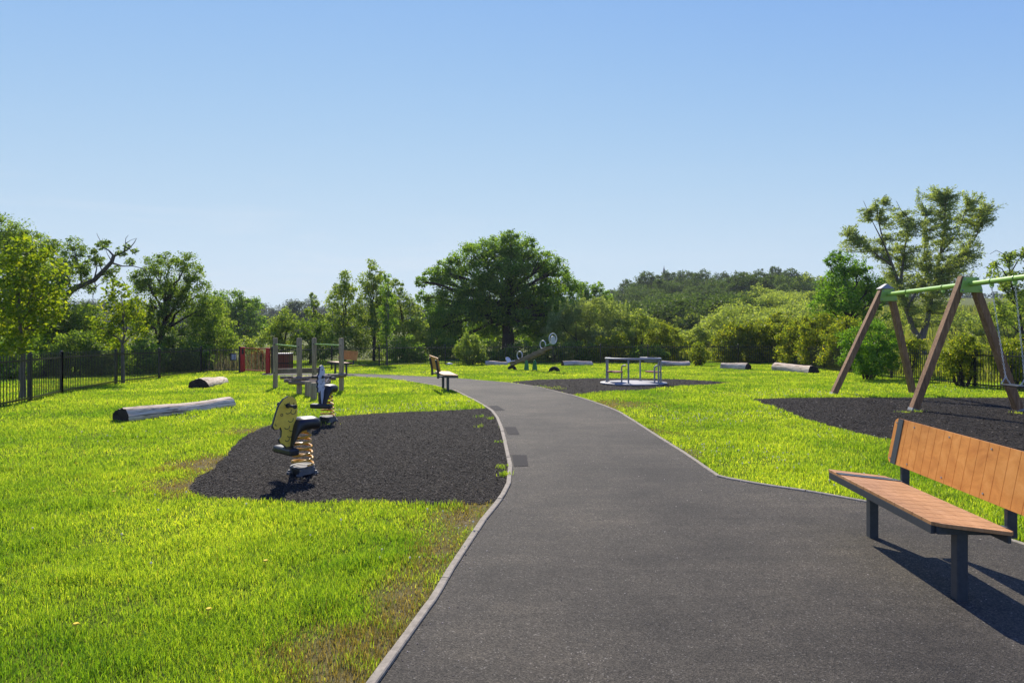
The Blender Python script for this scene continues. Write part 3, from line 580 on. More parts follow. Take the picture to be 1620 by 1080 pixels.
for bx, D, lob, mt, lab in [
    (1010, 37, [(1008, 505, 14), (1025, 512, 15), (998, 522, 16), (1018, 535, 22), (1000, 552, 18)], 'scrub', 'rounded yellow green bush right of the silver willow'),
    (1050, 37, [(1040, 522, 16), (1060, 530, 15), (1045, 548, 20), (1072, 545, 14), (1062, 562, 16)], 'hedge', 'yellow tinged bush behind the fence, above the roundabout handrails'),
    (970, 35.4, [(960, 545, 16), (980, 540, 15), (972, 560, 18), (992, 560, 14)], 'hedge', 'bright bush in front of the silver willow'),
    (880, 35.4, [(866, 545, 13), (850, 558, 14), (875, 560, 16), (895, 556, 14)], 'olive', 'low leafy bush behind the raised end of the seesaw'),
    (925, 35.2, [(915, 555, 15), (935, 558, 15), (925, 568, 13)], 'mid', 'low dark bush behind the log by the fence, right of the seesaw'),
    (1025, 35.2, [(1012, 560, 14), (1030, 558, 15), (1046, 565, 12)], 'oak', 'low dark bush behind the fence rail, above the roundabout'),
    (1090, 42, [(1085, 545, 14), (1098, 535, 16), (1112, 525, 15), (1100, 555, 18), (1080, 560, 15)], 'scrub', 'pale scrub bush beyond the fence, left of the long hedge'),
    (1105, 31, [(1105, 549, 9), (1098, 561, 10), (1112, 562, 11), (1106, 570, 9)], 'hedge', 'small bright shrub standing inside the fence by the two right logs')]:
    plant('shrub', lab, 'shrub', D, bx, lob, mt, trunk=.03, group=SHRUBS)
# hill scrub and woodland on the right
for bx, D, lob, mt, lab in [
    (1190, 85, [(1178, 476, 15), (1200, 466, 16), (1218, 470, 14), (1190, 490, 22), (1212, 492, 20), (1170, 498, 16)], 'scrub', 'large pale round thicket on the hill slope'),
    (1240, 95, [(1238, 462, 13), (1255, 470, 14), (1245, 485, 18), (1228, 478, 12)], 'far', 'dark round thicket near the top of the hill slope'),
    (1270, 75, [(1262, 492, 16), (1282, 485, 16), (1275, 505, 18), (1250, 508, 14)], 'scrub', 'pale green thicket left of the dark green sapling oak'),
    (1145, 80, [(1138, 500, 13), (1155, 496, 14), (1148, 512, 16), (1128, 512, 12)], 'olive', 'olive thicket low on the hill, left of the pale round one'),
    (1112, 85, [(1100, 505, 9), (1115, 503, 9), (1108, 514, 12)], 'vivid', 'small vivid round bush low on the hill'),
    (1090, 62, [(1078, 512, 14), (1098, 508, 13), (1088, 526, 16)], 'scrub', 'pale thicket between the roundabout bushes and the dark wood'),
    (1175, 60, [(1155, 520, 14), (1178, 512, 16), (1200, 518, 16), (1180, 532, 18)], 'scrub', 'wide pale thicket just above the left end of the hedge'),
    (1235, 58, [(1222, 514, 15), (1245, 508, 15), (1265, 516, 14), (1240, 528, 16)], 'olive', 'olive thicket just above the middle of the hedge'),
    (1060, 70, [(1040, 505, 10), (1060, 508, 13), (1050, 522, 14)], 'olive', 'low olive thicket under the wood, behind the yellow tinged bush'),
    (1130, 70, [(1120, 518, 13), (1140, 522, 13), (1128, 532, 14)], 'scrub', 'low pale thicket above the small bright fence shrub'),
    (1310, 62, [(1298, 520, 14), (1320, 516, 14), (1340, 520, 14)], 'scrub', 'pale thicket under the dark sapling oak'),
    (1290, 110, [(1278, 440, 9), (1265, 448, 9), (1295, 450, 12), (1282, 462, 14)], 'scrub', 'green thicket at the crest above the dark sapling oak')]:
    plant('thicket', lab, 'shrub', D, bx, lob, mt, trunk=.06, group='thickets on the hill', clump=.17, K=34, leaf_px=1.7)
WOOD = [(968, 468, 12, 'wood edge tree, lowest at the left end beside the oak'), (992, 458, 14, 'wood tree left of the church spire, second from the left end'), (1022, 448, 17, 'tall wood tree directly left of the church spire'), (1055, 446, 18, 'wood tree directly below the church spire'), (1085, 442, 15, 'round wood tree just right of the church spire'), (1112, 444, 16, 'wood tree left of the hill thickets'), (1142, 446, 16, 'wood tree above the olive thicket'), (1172, 444, 15, 'wood tree above the pale round thicket'), (1200, 440, 14, 'wood tree on the rise of the hill'), (1226, 436, 13, 'highest wood tree on the crest'), (1252, 438, 13, 'last dark wood tree on the crest at the right')]
for k, (px, py, r, lab) in enumerate(WOOD):
    lob = [(px, py, r), (px - r * .7, py + r * .8, r), (px + r * .7, py + r * .8, r), (px, py + r * 1.6, r * 1.2), (px - r * .8, py + r * 2.4, r * 1.1), (px + r * .8, py + r * 2.4, r * 1.1), (px - r * .5, py + r * 3.6, r * 1.2), (px + r * .6, py + r * 4.4, r * 1.2)]
    plant('woodland_tree', lab, 'tree', 165 - 12 * (k % 3), px, lob, 'wood', trunk=.3, group='dark wood on the skyline', leaf_px=1.35, cov=3.4, clump=.12, K=90)
plant('oak_sapling', 'vivid dark green young oak left of the swing frame, in front of the hill', 'tree', 31, 1345, [(1322, 402, 9), (1312, 414, 9), (1338, 418, 17), (1362, 424, 15), (1322, 438, 17), (1350, 446, 23), (1380, 448, 15), (1306, 456, 14), (1330, 470, 24), (1368, 474, 22), (1300, 484, 18), (1392, 476, 11), (1345, 500, 26), (1385, 500, 18), (1310, 508, 20)], 'vivid', trunk=.14, group=TREES, clump=.2, K=28, cov=2.4)
plant('crack_willow', 'tall airy willow with a forked leaning trunk behind the swing', 'tree', 34, 1455, [(1470, 308, 11), (1492, 306, 11), (1512, 318, 13), (1540, 320, 12), (1562, 326, 12), (1552, 344, 13), (1530, 350, 14), (1465, 335, 15), (1440, 352, 13), (1495, 348, 15), (1500, 380, 18), (1470, 375, 16), (1425, 375, 13), (1405, 345, 10), (1388, 330, 8), (1402, 322, 7), (1370, 340, 9), (1428, 340, 9), (1345, 372, 11), (1362, 384, 12), (1385, 395, 14), (1415, 405, 14), (1450, 410, 18), (1480, 420, 20), (1525, 395, 16), (1530, 420, 15), (1545, 405, 8), (1435, 440, 18), (1470, 455, 22), (1505, 450, 18), (1420, 462, 14), (1450, 485, 20), (1490, 490, 20), (1400, 430, 10), (1500, 425, 16), (1335, 390, 6)], 'willow', trunk=.2, group=TREES, cov=2.1, leaf_px=2.1, aspect=.36, twigs=False, feather=38, stem='greystem',
      limbs=[([(1458, 562), (1456, 540), (1444, 518), (1434, 490), (1424, 455), (1412, 420), (1398, 385), (1390, 350), (1384, 316)], .32, .015), ([(1456, 540), (1466, 512), (1472, 480), (1480, 440), (1488, 400), (1494, 360), (1496, 315)], .26, .03), ([(1480, 440), (1500, 418), (1525, 398), (1545, 372), (1560, 335)], .12, .025), ([(1424, 455), (1428, 420), (1432, 390), (1440, 350)], .13, .03),
             ([(1412, 420), (1390, 405), (1365, 385), (1342, 372)], .09, .02), ([(1434, 490), (1450, 460), (1470, 440), (1462, 400), (1465, 340)], .12, .03), ([(1398, 385), (1380, 350), (1366, 318)], .05, .012), ([(1390, 350), (1398, 325), (1402, 308)], .04, .012), ([(1488, 400), (1515, 370), (1530, 325)], .08, .02), ([(1440, 350), (1425, 332), (1418, 318)], .04, .012)])
plant('twiggy_tree', 'sparse twiggy tree with bare arching branches at the right edge', 'tree', 23, 1622, [(1592, 408, 12), (1612, 398, 13), (1570, 425, 7), (1605, 432, 14), (1590, 455, 12), (1618, 460, 16), (1575, 480, 9), (1610, 490, 16), (1640, 430, 30)], 'olive', trunk=.12, group=TREES, leaf_px=2.3, twigs=False, feather=16, stem='stem',
      limbs=[([(1622, 575), (1618, 530), (1612, 490), (1600, 450), (1596, 420), (1600, 398)], .09, .015), ([(1612, 490), (1592, 462), (1578, 440), (1562, 436), (1552, 446)], .04, .01), ([(1600, 450), (1585, 425), (1570, 418), (1556, 424)], .035, .008), ([(1618, 530), (1600, 515), (1585, 500), (1572, 478)], .04, .01), ([(1600, 430), (1612, 410), (1625, 395)], .03, .01), ([(1596, 420), (1588, 402), (1576, 396), (1566, 402)], .025, .008), ([(1618, 530), (1632, 500), (1640, 450)], .05, .015)])
# hedge shrubs outside the right fence
def fence_depth(px):                                                # depth of the right hand fence at a column
    a = (px - CX) / F; return 9.98 / (a - .125)
for px, top, r, mt, lab, mul in [
    (1160, 512, 20, 'hedge', 'first hedge bush from the left, behind the shorter right log', 1.0), (1196, 506, 22, 'hedge', 'hedge bush between the two right logs', 1.0), (1232, 500, 22, 'hedge', 'yellow flecked hedge bush behind the longer right log', 1.0), (1266, 506, 22, 'hedge', 'hedge bush right behind the end of the longer right log', 1.0),
    (1300, 500, 22, 'hedge', 'hedge bush left of the swing far leg', 1.0), (1338, 504, 24, 'hedge', 'hedge bush crossed by the swing far leg', 1.0)]:
    D = min(fence_depth(px), 33.5) + 1.6
    lob = [(px, top + r * .6, r * .8), (px - r * .7, top + r * 1.2, r * .8), (px + r * .7, top + r * 1.1, r * .8), (px, top + r * 1.9, r), (px - r * .8, top + r * 2.5, r * .9), (px + r * .8, top + r * 2.5, r * .9), (px, top + r * 3.1, r * .9)]
    plant('hedge_bush', lab, 'shrub', D, px, lob, mt, trunk=.03, group='hedge outside the right fence', cov=2.8)
for bx, D, lob, mt, lab in [
    (1375, 20.3, [(1352, 540, 20), (1378, 532, 24), (1402, 540, 18), (1358, 565, 24), (1390, 565, 24), (1375, 585, 18), (1412, 572, 12)], 'vivid', 'big fresh green bush between the legs of the far swing frame'),
    (1440, 21.5, [(1435, 552, 15), (1450, 548, 14), (1442, 570, 15)], 'hedge', 'bush behind the fence between the two swing frames'),
    (1525, 17.2, [(1520, 548, 20), (1505, 562, 20), (1542, 562, 18), (1525, 582, 20), (1500, 585, 12)], 'hedge', 'yellow green bush framed by the near swing legs'),
    (1605, 16.2, [(1590, 560, 22), (1615, 550, 24), (1640, 560, 28), (1600, 585, 20), (1625, 590, 18)], 'hedge', 'yellow green bush at the right edge behind the swing seat'),
    (1560, 48, [(1545, 515, 16), (1570, 508, 18), (1590, 518, 18), (1560, 528, 16)], 'scrub', 'pale bush on the rough slope right of the willow trunk'),
    (1510, 55, [(1495, 512, 13), (1515, 505, 14), (1530, 515, 12)], 'scrub', 'pale bush on the rough slope beside the willow trunk'),
    (1600, 40, [(1585, 495, 18), (1612, 480, 20), (1630, 500, 24)], 'olive', 'olive bush on the slope behind the twiggy tree'),
    (1410, 45, [(1400, 510, 16), (1425, 505, 15), (1412, 522, 15)], 'scrub', 'pale bush behind the far swing leg, left of the willow trunk')]:
    plant('shrub', lab, 'shrub', D, bx, lob, mt, trunk=.03, group=SHRUBS, cov=2.6)
# thicket beyond the mown strip on the left
for k, (px, py, r, D, mt, lab) in enumerate([
    (15, 572, 26, 21, 'oak', 'dark bush beyond the left fence, nearest the left edge'), (70, 570, 26, 22, 'oak', 'dark bush beyond the left fence, behind the first fence post'), (120, 565, 28, 22.5, 'mid', 'bush beyond the mown strip, left of the slim lime tree'),
    (165, 568, 24, 23, 'mid', 'bush beyond the mown strip, behind the slim lime tree'), (222, 568, 24, 24, 'oak', 'dark bush beyond the left fence, left of the dark trunk'), (275, 568, 24, 25.5, 'mid', 'bush right of the dark trunk beyond the left fence'), (310, 572, 20, 26.5, 'oak', 'dark bush behind the corner post of the left fence')]):
    lob = [(px, py - r * .6, r), (px - r * .8, py, r * .9), (px + r * .8, py, r * .9), (px, py + r * .7, r * .8)]
    plant('shrub', lab, 'shrub', D, px, lob, mt, trunk=.03, group='bushes beyond the left fence', cov=2.8)
plant('shrub', 'brown leaved bush right behind the red gate', 'shrub', 27.5, 412, [(410, 562, 11), (420, 568, 11), (402, 572, 9), (414, 577, 9)], 'copper', trunk=.03, group=SHRUBS, cov=1.6)
for px, lab in ((395, 'yellow green bush behind the left red gate post'), (350, 'yellow green bush behind the sign on the fence')):
    plant('shrub', lab, 'shrub', 32, px, [(px - 10, 548, 14), (px + 10, 544, 14), (px, 562, 14)], 'scrub', trunk=.03, group=SHRUBS, cov=1.6)
# tall pale grass behind the gate fence
def tall_grass():
    n = 900; px = RNG.uniform(322, 432, n); d = RNG.uniform(25.6, 29.5, n); x = (px - CX) / F * d; z = gz(x, d); h = RNG.uniform(.3, .95, n); w = .016; a = RNG.random(n) * 6.28
    lx = RNG.normal(size=n) * .16; ly = RNG.normal(size=n) * .16
    V = np.stack([np.stack([x - np.cos(a) * w, d - np.sin(a) * w, z], 1), np.stack([x + np.cos(a) * w, d + np.sin(a) * w, z], 1), np.stack([x + lx, d + ly, z + h], 1)], 1)
    b_ = np.arange(n) * 3; tag(arr_mesh('tall_grass', V, None, np.stack([b_, b_ + 1, b_ + 2], 1), [M['pale_grass']]), 'tall pale dry grass growing behind the fence and gate', 'grass', kind='stuff')
tall_grass()
def meadow():
    n = 42000; a = RNG.uniform(.1, 1.0, n); d = 19 + 75 * RNG.random(n) ** 1.2; x = a * d; k = (x > 13.9) | (d > 35.5); x, d = x[k], d[k]; n = len(x); z = gz(x, d); h = RNG.uniform(.25, .75, n) * (1 + .3 * vnoise(x, d, 3, 31)); w = .012 + .0012 * d; an = RNG.random(n) * 6.28; lx = RNG.normal(size=n) * .14; ly = RNG.normal(size=n) * .14
    V = np.stack([np.stack([x - np.cos(an) * w, d - np.sin(an) * w, z], 1), np.stack([x + np.cos(an) * w, d + np.sin(an) * w, z], 1), np.stack([x + lx, d + ly, z + h], 1)], 1)
    b_ = np.arange(n) * 3; tag(arr_mesh('meadow_grass', V, None, np.stack([b_, b_ + 1, b_ + 2], 1), [M['meadow_blade']]), 'rough long grass on the rising slope beyond the right fence', 'grass', kind='stuff')
meadow()
def underwood():
    rng = np.random.default_rng(78); L = []
    for px in np.arange(940, 1420, 7.):
        d = rng.uniform(105, 150); x = (px - CX) / F * d; r = rng.uniform(1.6, 3.4); L.append((x, d, Z(x, d) + r * .8, r * 1.2, r * 1.2, r))
    for k in range(260):
        px = rng.uniform(925, 1200); d = rng.uniform(62, 108); x = (px - CX) / F * d; r = rng.uniform(1.2, 2.6); tp = HY - (Z(x, d) + 1.8 * r - H) / d * F
        if tp > 462: L.append((x, d, Z(x, d) + r * .8, r * 1.2, r * 1.2, r))
    V = leaf_cloud(np.array(L), .22, 2.4, rng, .15, 34); b_ = np.arange(len(V)) * 4
    tag(arr_mesh('underwood', V, np.stack([b_, b_ + 1, b_ + 2, b_ + 3], 1), None, [M['wood']]), 'dense dark undergrowth along the foot of the skyline wood', 'undergrowth', kind='stuff')
underwood()
def slope_scrub():
    rng = np.random.default_rng(79); L = []
    for k in range(420):
        px = rng.uniform(915, 1330); d = rng.uniform(50, 108); x = (px - CX) / F * d; r = rng.uniform(.9, 2.1) * (.7 + d / 200); tp = HY - (Z(x, d) + 1.8 * r - H) / d * F
        if tp > np.interp(px, [915, 1110, 1165, 1240, 1330], [512, 506, 478, 456, 466]): L.append((x, d, Z(x, d) + r * .75, r * 1.25, r * 1.2, r))
    V = leaf_cloud(np.array(L), .15, 2.6, rng, .15, 36); b_ = np.arange(len(V)) * 4
    tag(arr_mesh('slope_scrub', V, np.stack([b_, b_ + 1, b_ + 2, b_ + 3], 1), None, [M['scrub']]), 'low green scrub covering the slope between the fence and the wood', 'scrub', kind='stuff')
slope_scrub()
# far tree belt closing the horizon, one mass
def belt():
    rng = np.random.default_rng(77); L = []
    for a in np.arange(-1.25, 1.3, .018):
        d = 190 + 30 * rng.random() + (60 if a > .08 else 40); x = a * d; r = rng.uniform(1.6, 2.4) if a > .08 else rng.uniform(4.2, 6.4); z = Z(x, d); L.append((x, d, z + r * .8, r * 1.2, r, r * 1.05))
    V = leaf_cloud(np.array(L), .5, 2.6, rng, .13, 50); b_ = np.arange(len(V)) * 4
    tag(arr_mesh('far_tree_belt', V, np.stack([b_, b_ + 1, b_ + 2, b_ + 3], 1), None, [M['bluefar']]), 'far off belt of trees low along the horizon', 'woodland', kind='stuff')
belt()
# church spire over the wood
cx, cz = W(1050.5, 420, 300)[[0, 2]]
t = thing('church_spire', 'thin dark church spire poking above the skyline wood', 'spire', (cx, 300, Z(cx, 300)))
hh = cz - Z(cx, 300)
mb = MB(); mb.lathe((0, 0, 0), [(2.1, hh - 9.5), (.12, hh - .8), (.05, hh)], 8); mb.build('steeple', M['slate_roof'], t)
mb = MB(); mb.box((0, 0, (hh - 9.5) / 2), (4.6, 4.6, hh - 9.5)); mb.box((0, 0, hh - 9.6), (5, 5, .5)); mb.build('tower', M['slate_roof'], t)

# ------------------------------------------------------------------ fences, gate, sign
def fence(name, label, pts, bay=2.75, hgt=1.0, posts=None):
    pts = [np.array(p, float) for p in pts]; root = thing(name, label, 'fence', (pts[0][0], pts[0][1], Z(*pts[0])))
    O = np.array([pts[0][0], pts[0][1], Z(*pts[0])]); mbp = MB(); mbp.box((0, 0, (hgt + .03) / 2 - .06), (.062, .062, hgt + .09)); mbp.lathe((0, 0, hgt + .0), [(.036, 0), (.036, .012), (.012, .03)], 4)
    first = None; nodes = [pts[0]]
    for a, b in zip(pts[:-1], pts[1:]):
        n = max(1, round(np.linalg.norm(b - a) / bay)); nodes += [a + (b - a) * (k + 1) / n for k in range(n)]
    for p in nodes:
        if first is None: first = mbp.build('post', M['black_metal'], root, bevel=.006); o = first
        else: o = first.copy(); C.objects.link(o); o.parent = root
        o.location = (p[0] - O[0], p[1] - O[1], Z(*p) - O[2])
    for a, b in zip(nodes[:-1], nodes[1:]):
        L = np.linalg.norm(b - a); n = max(2, round(L / .1)); mb = MB(); g = lambda t, z: (a[0] + (b[0] - a[0]) * t - O[0], a[1] + (b[1] - a[1]) * t - O[1], Z(*(a + (b - a) * t)) + z - O[2])
        for z in (.09, hgt - .13): mb.bar(g(.5 * .06 / L, z), g(1 - .5 * .06 / L, z), .03, .035)
        for k in range(1, n):
            t_ = k / n; mb.tube([g(t_, .03), g(t_, hgt - .04), g(t_, hgt)], [.0085, .0085, .003], 6)
        mb.build('bar_panel', M['black_metal'], root, fixn=False)
    return root
fl = [(-9.55, 9.6), P(-10, 648), (W(48, 0, 13)[0], 13), (W(97, 0, 14.7)[0], 14.7)]
fence('railing_fence', 'black upright bar railing running towards the camera at the left edge', fl, 1.75)
fence('railing_fence', 'black upright bar railing behind the two left logs, up to the corner', [(W(97, 0, 14.7)[0], 14.7), (W(183, 0, 18.2)[0], 18.2), (W(252, 0, 21)[0], 21), (W(318, 0, 24.6)[0], 24.6)], 4)
gl = P(384, 588.5); gr = P(424, 590.5)
fence('railing_fence', 'short run of black railing between the corner and the red gate, carrying the sign', [(W(318, 0, 24.6)[0], 24.6), gl + np.array([-.12, .0])], 3)
fence('railing_fence', 'long black railing along the back of the lawn under the trees', [gr + np.array([.14, .05]), P(600, 579), P(800, 575.2), P(1100, 575.3), (14.05, 33)], 2.78)
fence('railing_fence', 'black railing behind the swing on the right, half hidden by bushes', [(14.05, 33), (12.6, 21), (12.45, 17), (12.4, 11)], 2.75)
t = thing('playground_gate', 'red framed gate between two thick red posts in the left fence', 'gate', (gl[0], gl[1], Z(*gl)))
dv = gr - gl; gw = np.linalg.norm(dv)
for p in (gl, gr):
    mb = MB(); mb.box((p[0] - gl[0], p[1] - gl[1], .46), (.135, .135, 1.05)); mb.box((p[0] - gl[0], p[1] - gl[1], .995), (.145, .145, .02)); po = mb.build('gate_post', M['red'], t, bevel=.008)
    if p is gl: mb = MB(); mb.box((.035, -.085, .83), (.07, .04, .22)); mb.build('lock_box', M['black_metal'], po, bevel=.006)
mb = MB(); e = dv / gw; g = lambda s, z: (e[0] * s, e[1] * s, z)
mb.bar(g(.1, .96), g(gw - .1, .96), .03, .03); mb.bar(g(.1, .1), g(gw - .1, .1), .03, .03)
for s in (.1, gw - .1): mb.bar(g(s, .06), g(s, .98), .03, .03, (0, 1, 0))
for k in range(1, 6): s = .1 + (gw - .2) * k / 6; mb.tube([g(s, .1), g(s, .95)], .005, 6)
mb.build('gate_leaf', M['red'], t)
sp = P(371, 588); t = thing('notice_sign', 'small pale notice sign on a dark backing fixed to the railing left of the gate', 'sign', (sp[0], sp[1] - .1, Z(*sp)))
mb = MB(); mb.box((-.03, .02, .6), (.26, .02, .28)); mb.box((-.03, .03, .3), (.03, .02, .6)); mb.build('backing', M['black_metal'], t); mb = MB(); mb.box((.005, 0, .6), (.2, .012, .22)); mb.build('sign_face', M['sign'], t, bevel=.004)

# ------------------------------------------------------------------ benches
def make_bench(label):
    """local axes: +y along the bench, -x the front, x=.0 front edge"""
    t = thing('park_bench', label, 'bench', (0, 0, 0), 0, 'matching orange board benches')
    seat = [(0, .76), (0, -.56), (.04, -.6), (.325, -.735), (.345, -.72), (.345, .46), (.32, .55)]
    def inset(p, k): c = np.mean(p, 0); return [tuple(c + (np.array(q) - c) * k) for q in p]
    mb = MB(); ys = np.linspace(-.86, .80, 18)
    from mathutils.geometry import intersect_line_line_2d
    def clip(poly, y0, y1, sk):                                     # part of the seat between two slightly slanted cuts
        def cut(pg, val, sgn):
            out = []
            for i in range(len(pg)):
                a = pg[i]; b = pg[(i + 1) % len(pg)]; fa = sgn * (a[1] - sk * a[0] - val); fb = sgn * (b[1] - sk * b[0] - val)
                if fa >= 0: out.append(a)
                if fa * fb < 0: k = fa / (fa - fb); out.append((a[0] + (b[0] - a[0]) * k, a[1] + (b[1] - a[1]) * k))
            return out
        return cut(cut(poly, y0, 1), y1, -1)
    band = []
    for k in range(len(ys) - 1):
        pg = clip(seat, ys[k] + .0016, ys[k + 1] - .0016, -.3)
        if len(pg) < 3: continue
        mb.prism(pg, (0, 0, .44), (1, 0, 0), (0, 1, 0), (0, 0, 1), .022)
    mb.build('seat', M['tan'], t, bevel=.002)
    mb = MB(); pg = clip(seat, .565, .635, -.55); mb.prism(pg, (0, 0, .4525), (1, 0, 0), (0, 1, 0), (0, 0, 1), .006); mb.build('seat_band', M['slate_metal'], t)
    mb = MB(); mb.bar((.012, .755, .404), (.012, -.56, .404), .024, .05); mb.bar((.333, .46, .404), (.333, -.71, .404), .02, .05)
    for y in (.52, -.55): mb.bar((.024, y, .404), (.323, y, .404), .06, .045); mb.bar((.343, y, .404), (.44, y, .404), .05, .04)
    mb.bar((.024, .735, .404), (.323, .475, .404), .02, .045); mb.build('seat_frame', M['slate_metal'], t, bevel=.003)
    for y in (.52, -.55): mb = MB(); mb.box((.215 if y > 0 else .165, y, .19), (.062, .062, .42)); mb.build('leg', M['slate_metal'], t, bevel=.006)
    # backrest, leaning back a little
    lean = math.radians(11); u = Vector((math.sin(lean), 0, math.cos(lean))); n = Vector((math.cos(lean), 0, -math.sin(lean))); o = Vector((.42, 0, .53))
    hb = .345; y0, y1 = -.86, .69; r = .045; mb = MB(); ys = np.linspace(y0, y1, 19)
    outline = []
    for cy, cz, a0 in ((y1 - r, hb - r, 0), (y0 + r, hb - r, 90), (y0 + r, r, 180), (y1 - r, r, 270)):
        for k in range(6): a = math.radians(a0 + 18 * k); outline.append((cy + r * math.cos(a), cz + r * math.sin(a)))
    def clipy(pg, lo, hi):
        q = clip([(p[1], p[0]) for p in pg], lo, hi, 0); return [(p[1], p[0]) for p in q]
    for k in range(18):
        pg = clipy(outline, ys[k] + (.001 if k else 0), ys[k + 1] - (.001 if k < 17 else 0)); mb.prism(pg, o, (0, 1, 0), u, n, .02)
    bo = mb.build('backrest', M['orange'], t, bevel=.001)
    mb = MB(); pg = clipy(outline, .575, .64); mb.prism(pg, o - n * .0122, (0, 1, 0), u, n, .0045); mb.build('back_band', M['slate_metal'], bo)
    for y in np.r_[y1 - .03, np.arange(.43, -.86, -.4)]:
        for z in (.035, hb - .035): mb = MB(); c = o + Vector((0, y, 0)) + u * z - n * .0105; mb.tube([c, c - n * .003], .006, 8); mb.build('screw', M['galv'], bo)
    for y in (.52, -.55):
        mb = MB(); a = Vector((.452, y, .36)); b = o + Vector((0, y, 0)) + u * .30 + n * .032; mid = o + Vector((0, y, 0)) + n * .032
        mb.bar(a, mid, .055, .03, (0, 1, 0)); mb.bar(mid, b, .055, .03, (0, 1, 0)); mb.build('back_post', M['slate_metal'], t, bevel=.003)
    return t
bench = make_bench('orange board bench on the tarmac at the right foreground, largest bench'); bench.location = (2.455, 4.22, .006); bench.rotation_euler.z = -.05
b2 = P(711.5, 617.5); dup(bench, (b2[0] + .07, b2[1] + .1, Z(b2[0], b2[1] + .5)), math.radians(180 + 15), 'bench seen end on beside the bend of the path, pale sunlit seat')
b3 = P(541, 592); dup(bench, (b3[0] - .26, b3[1] + .1, Z(*b3)),  math.radians(40), 'far bench with its orange back showing right of the climbing posts')

# ------------------------------------------------------------------ litter bin
bp = P(450, 588); t = thing('litter_bin', 'brown slatted litter bin seen between the climbing posts', 'bin', (bp[0], bp[1], Z(*bp)))
mb = MB()
for sx in (-1, 1):
    for k in range(5):
        mb.box((-.2 + .1 * k, sx * .25, .36), (.088, .02, .68)); mb.box((sx * .25, -.2 + .1 * k, .36), (.02, .088, .68))
mb.build('slat_body', M['binwood'], t, bevel=.003)
mb = MB(); mb.box((0, 0, .36), (.47, .47, .66)); mb.box((0, 0, .02), (.46, .46, .06)); mb.box((0, 0, .36), (.528, .528, .06)); mb.build('liner', M['black_metal'], t)
mb = MB(); mb.box((0, 0, .735), (.56, .56, .035)); mb.box((0, 0, .70), (.47, .47, .03)); mb.build('lid', M['galv'], t, bevel=.006)

# ------------------------------------------------------------------ logs
def log(label, a, b, r, sink, seed, mat='log', taper=.9):
    a = np.array(a); b = np.array(b); L = np.linalg.norm(b - a); c = (a + b) / 2; rz = math.atan2(b[1] - a[1], b[0] - a[0]); zz = Z(*c)
    t = thing('fallen_log', label, 'log', (c[0], c[1], zz), rz, 'logs laid on the lawn'); rr = random.Random(seed)
    pit = math.asin(max(-.3, min(.3, (Z(*b) - Z(*a)) / L)))
    t.rotation_euler = (0, -pit, rz); n = 36; m = 14; mb = MB(); vs = []
    ph = [rr.uniform(0, 6.28) for _ in range(5)]; gr = [rr.uniform(-.05, .03) for _ in range(60)]
    for k in range(m + 1):
        s = k / m; R = r * (1 + (taper - 1) * s)
        for i in range(n):
            an = 2 * math.pi * i / n; q = R * (1 + .05 * math.sin(3 * an + ph[0]) + .035 * math.sin(5 * an + ph[1] + s * 2) + gr[i] + rr.uniform(-.02, .02) + .05 * math.sin(s * 9 + ph[4] + an) * (s * (1 - s)))
            vs.append((-L / 2 + L * s + (rr.uniform(-.012, .012) if k in (0, m) else 0), q * math.cos(an), r - sink + q * math.sin(an) + .02 * math.sin(s * 5 + ph[3])))
    fs = [(k * n + i, k * n + (i + 1) % n, (k + 1) * n + (i + 1) % n, (k + 1) * n + i) for k in range(m) for i in range(n)]
    mb.add(vs, fs); mb.cur = 1; mb.add(vs[:n] + vs[-n:], [tuple(range(n - 1, -1, -1)), tuple(range(n, 2 * n))])
    mb.build('trunk_section', [M[mat], M['logend']], t, smooth=True); return t
log('long bleached log lying on the left lawn', P(191, 667), P(362, 642.5), .2, .195, 1)
log('short thick bleached log above the long one on the left lawn', P(314, 614), P(350, 605.5), .25, .25, 2, taper=.85)
log('shorter brown log by the right fence, left of the longer one', P(1144, 582.5), P(1184, 584.5), .22, .17, 3, 'log', .95)
log('longer brown log by the right fence, nearer the swing', P(1228, 585.5), P(1287, 590), .24, .18, 4, 'log', 1.0)
log('thin pale log by the back fence just right of the seesaw', P(890, 578.3), P(936, 577.5), .17, .12, 5)
log('log by the back fence behind the right handrail of the roundabout', P(1043, 579), P(1090, 578.8), .18, .11, 6)
log('log by the back fence left of the low end of the seesaw', P(768, 577.5), P(803, 577.5), .16, .12, 7)
sp = P(711, 577); mb = MB(); mb.lathe((0, 0, 0), [(.13, -.02), (.15, .05), (.11, .1), (.04, .125)], 9); o = mb.build('pale_stone', M['white'], smooth=True); o.location = (sp[0], sp[1], Z(*sp)); o.scale = (1.2, .8, .9); tag(o, 'pale stone on the grass edge behind the side-on bench', 'stone')

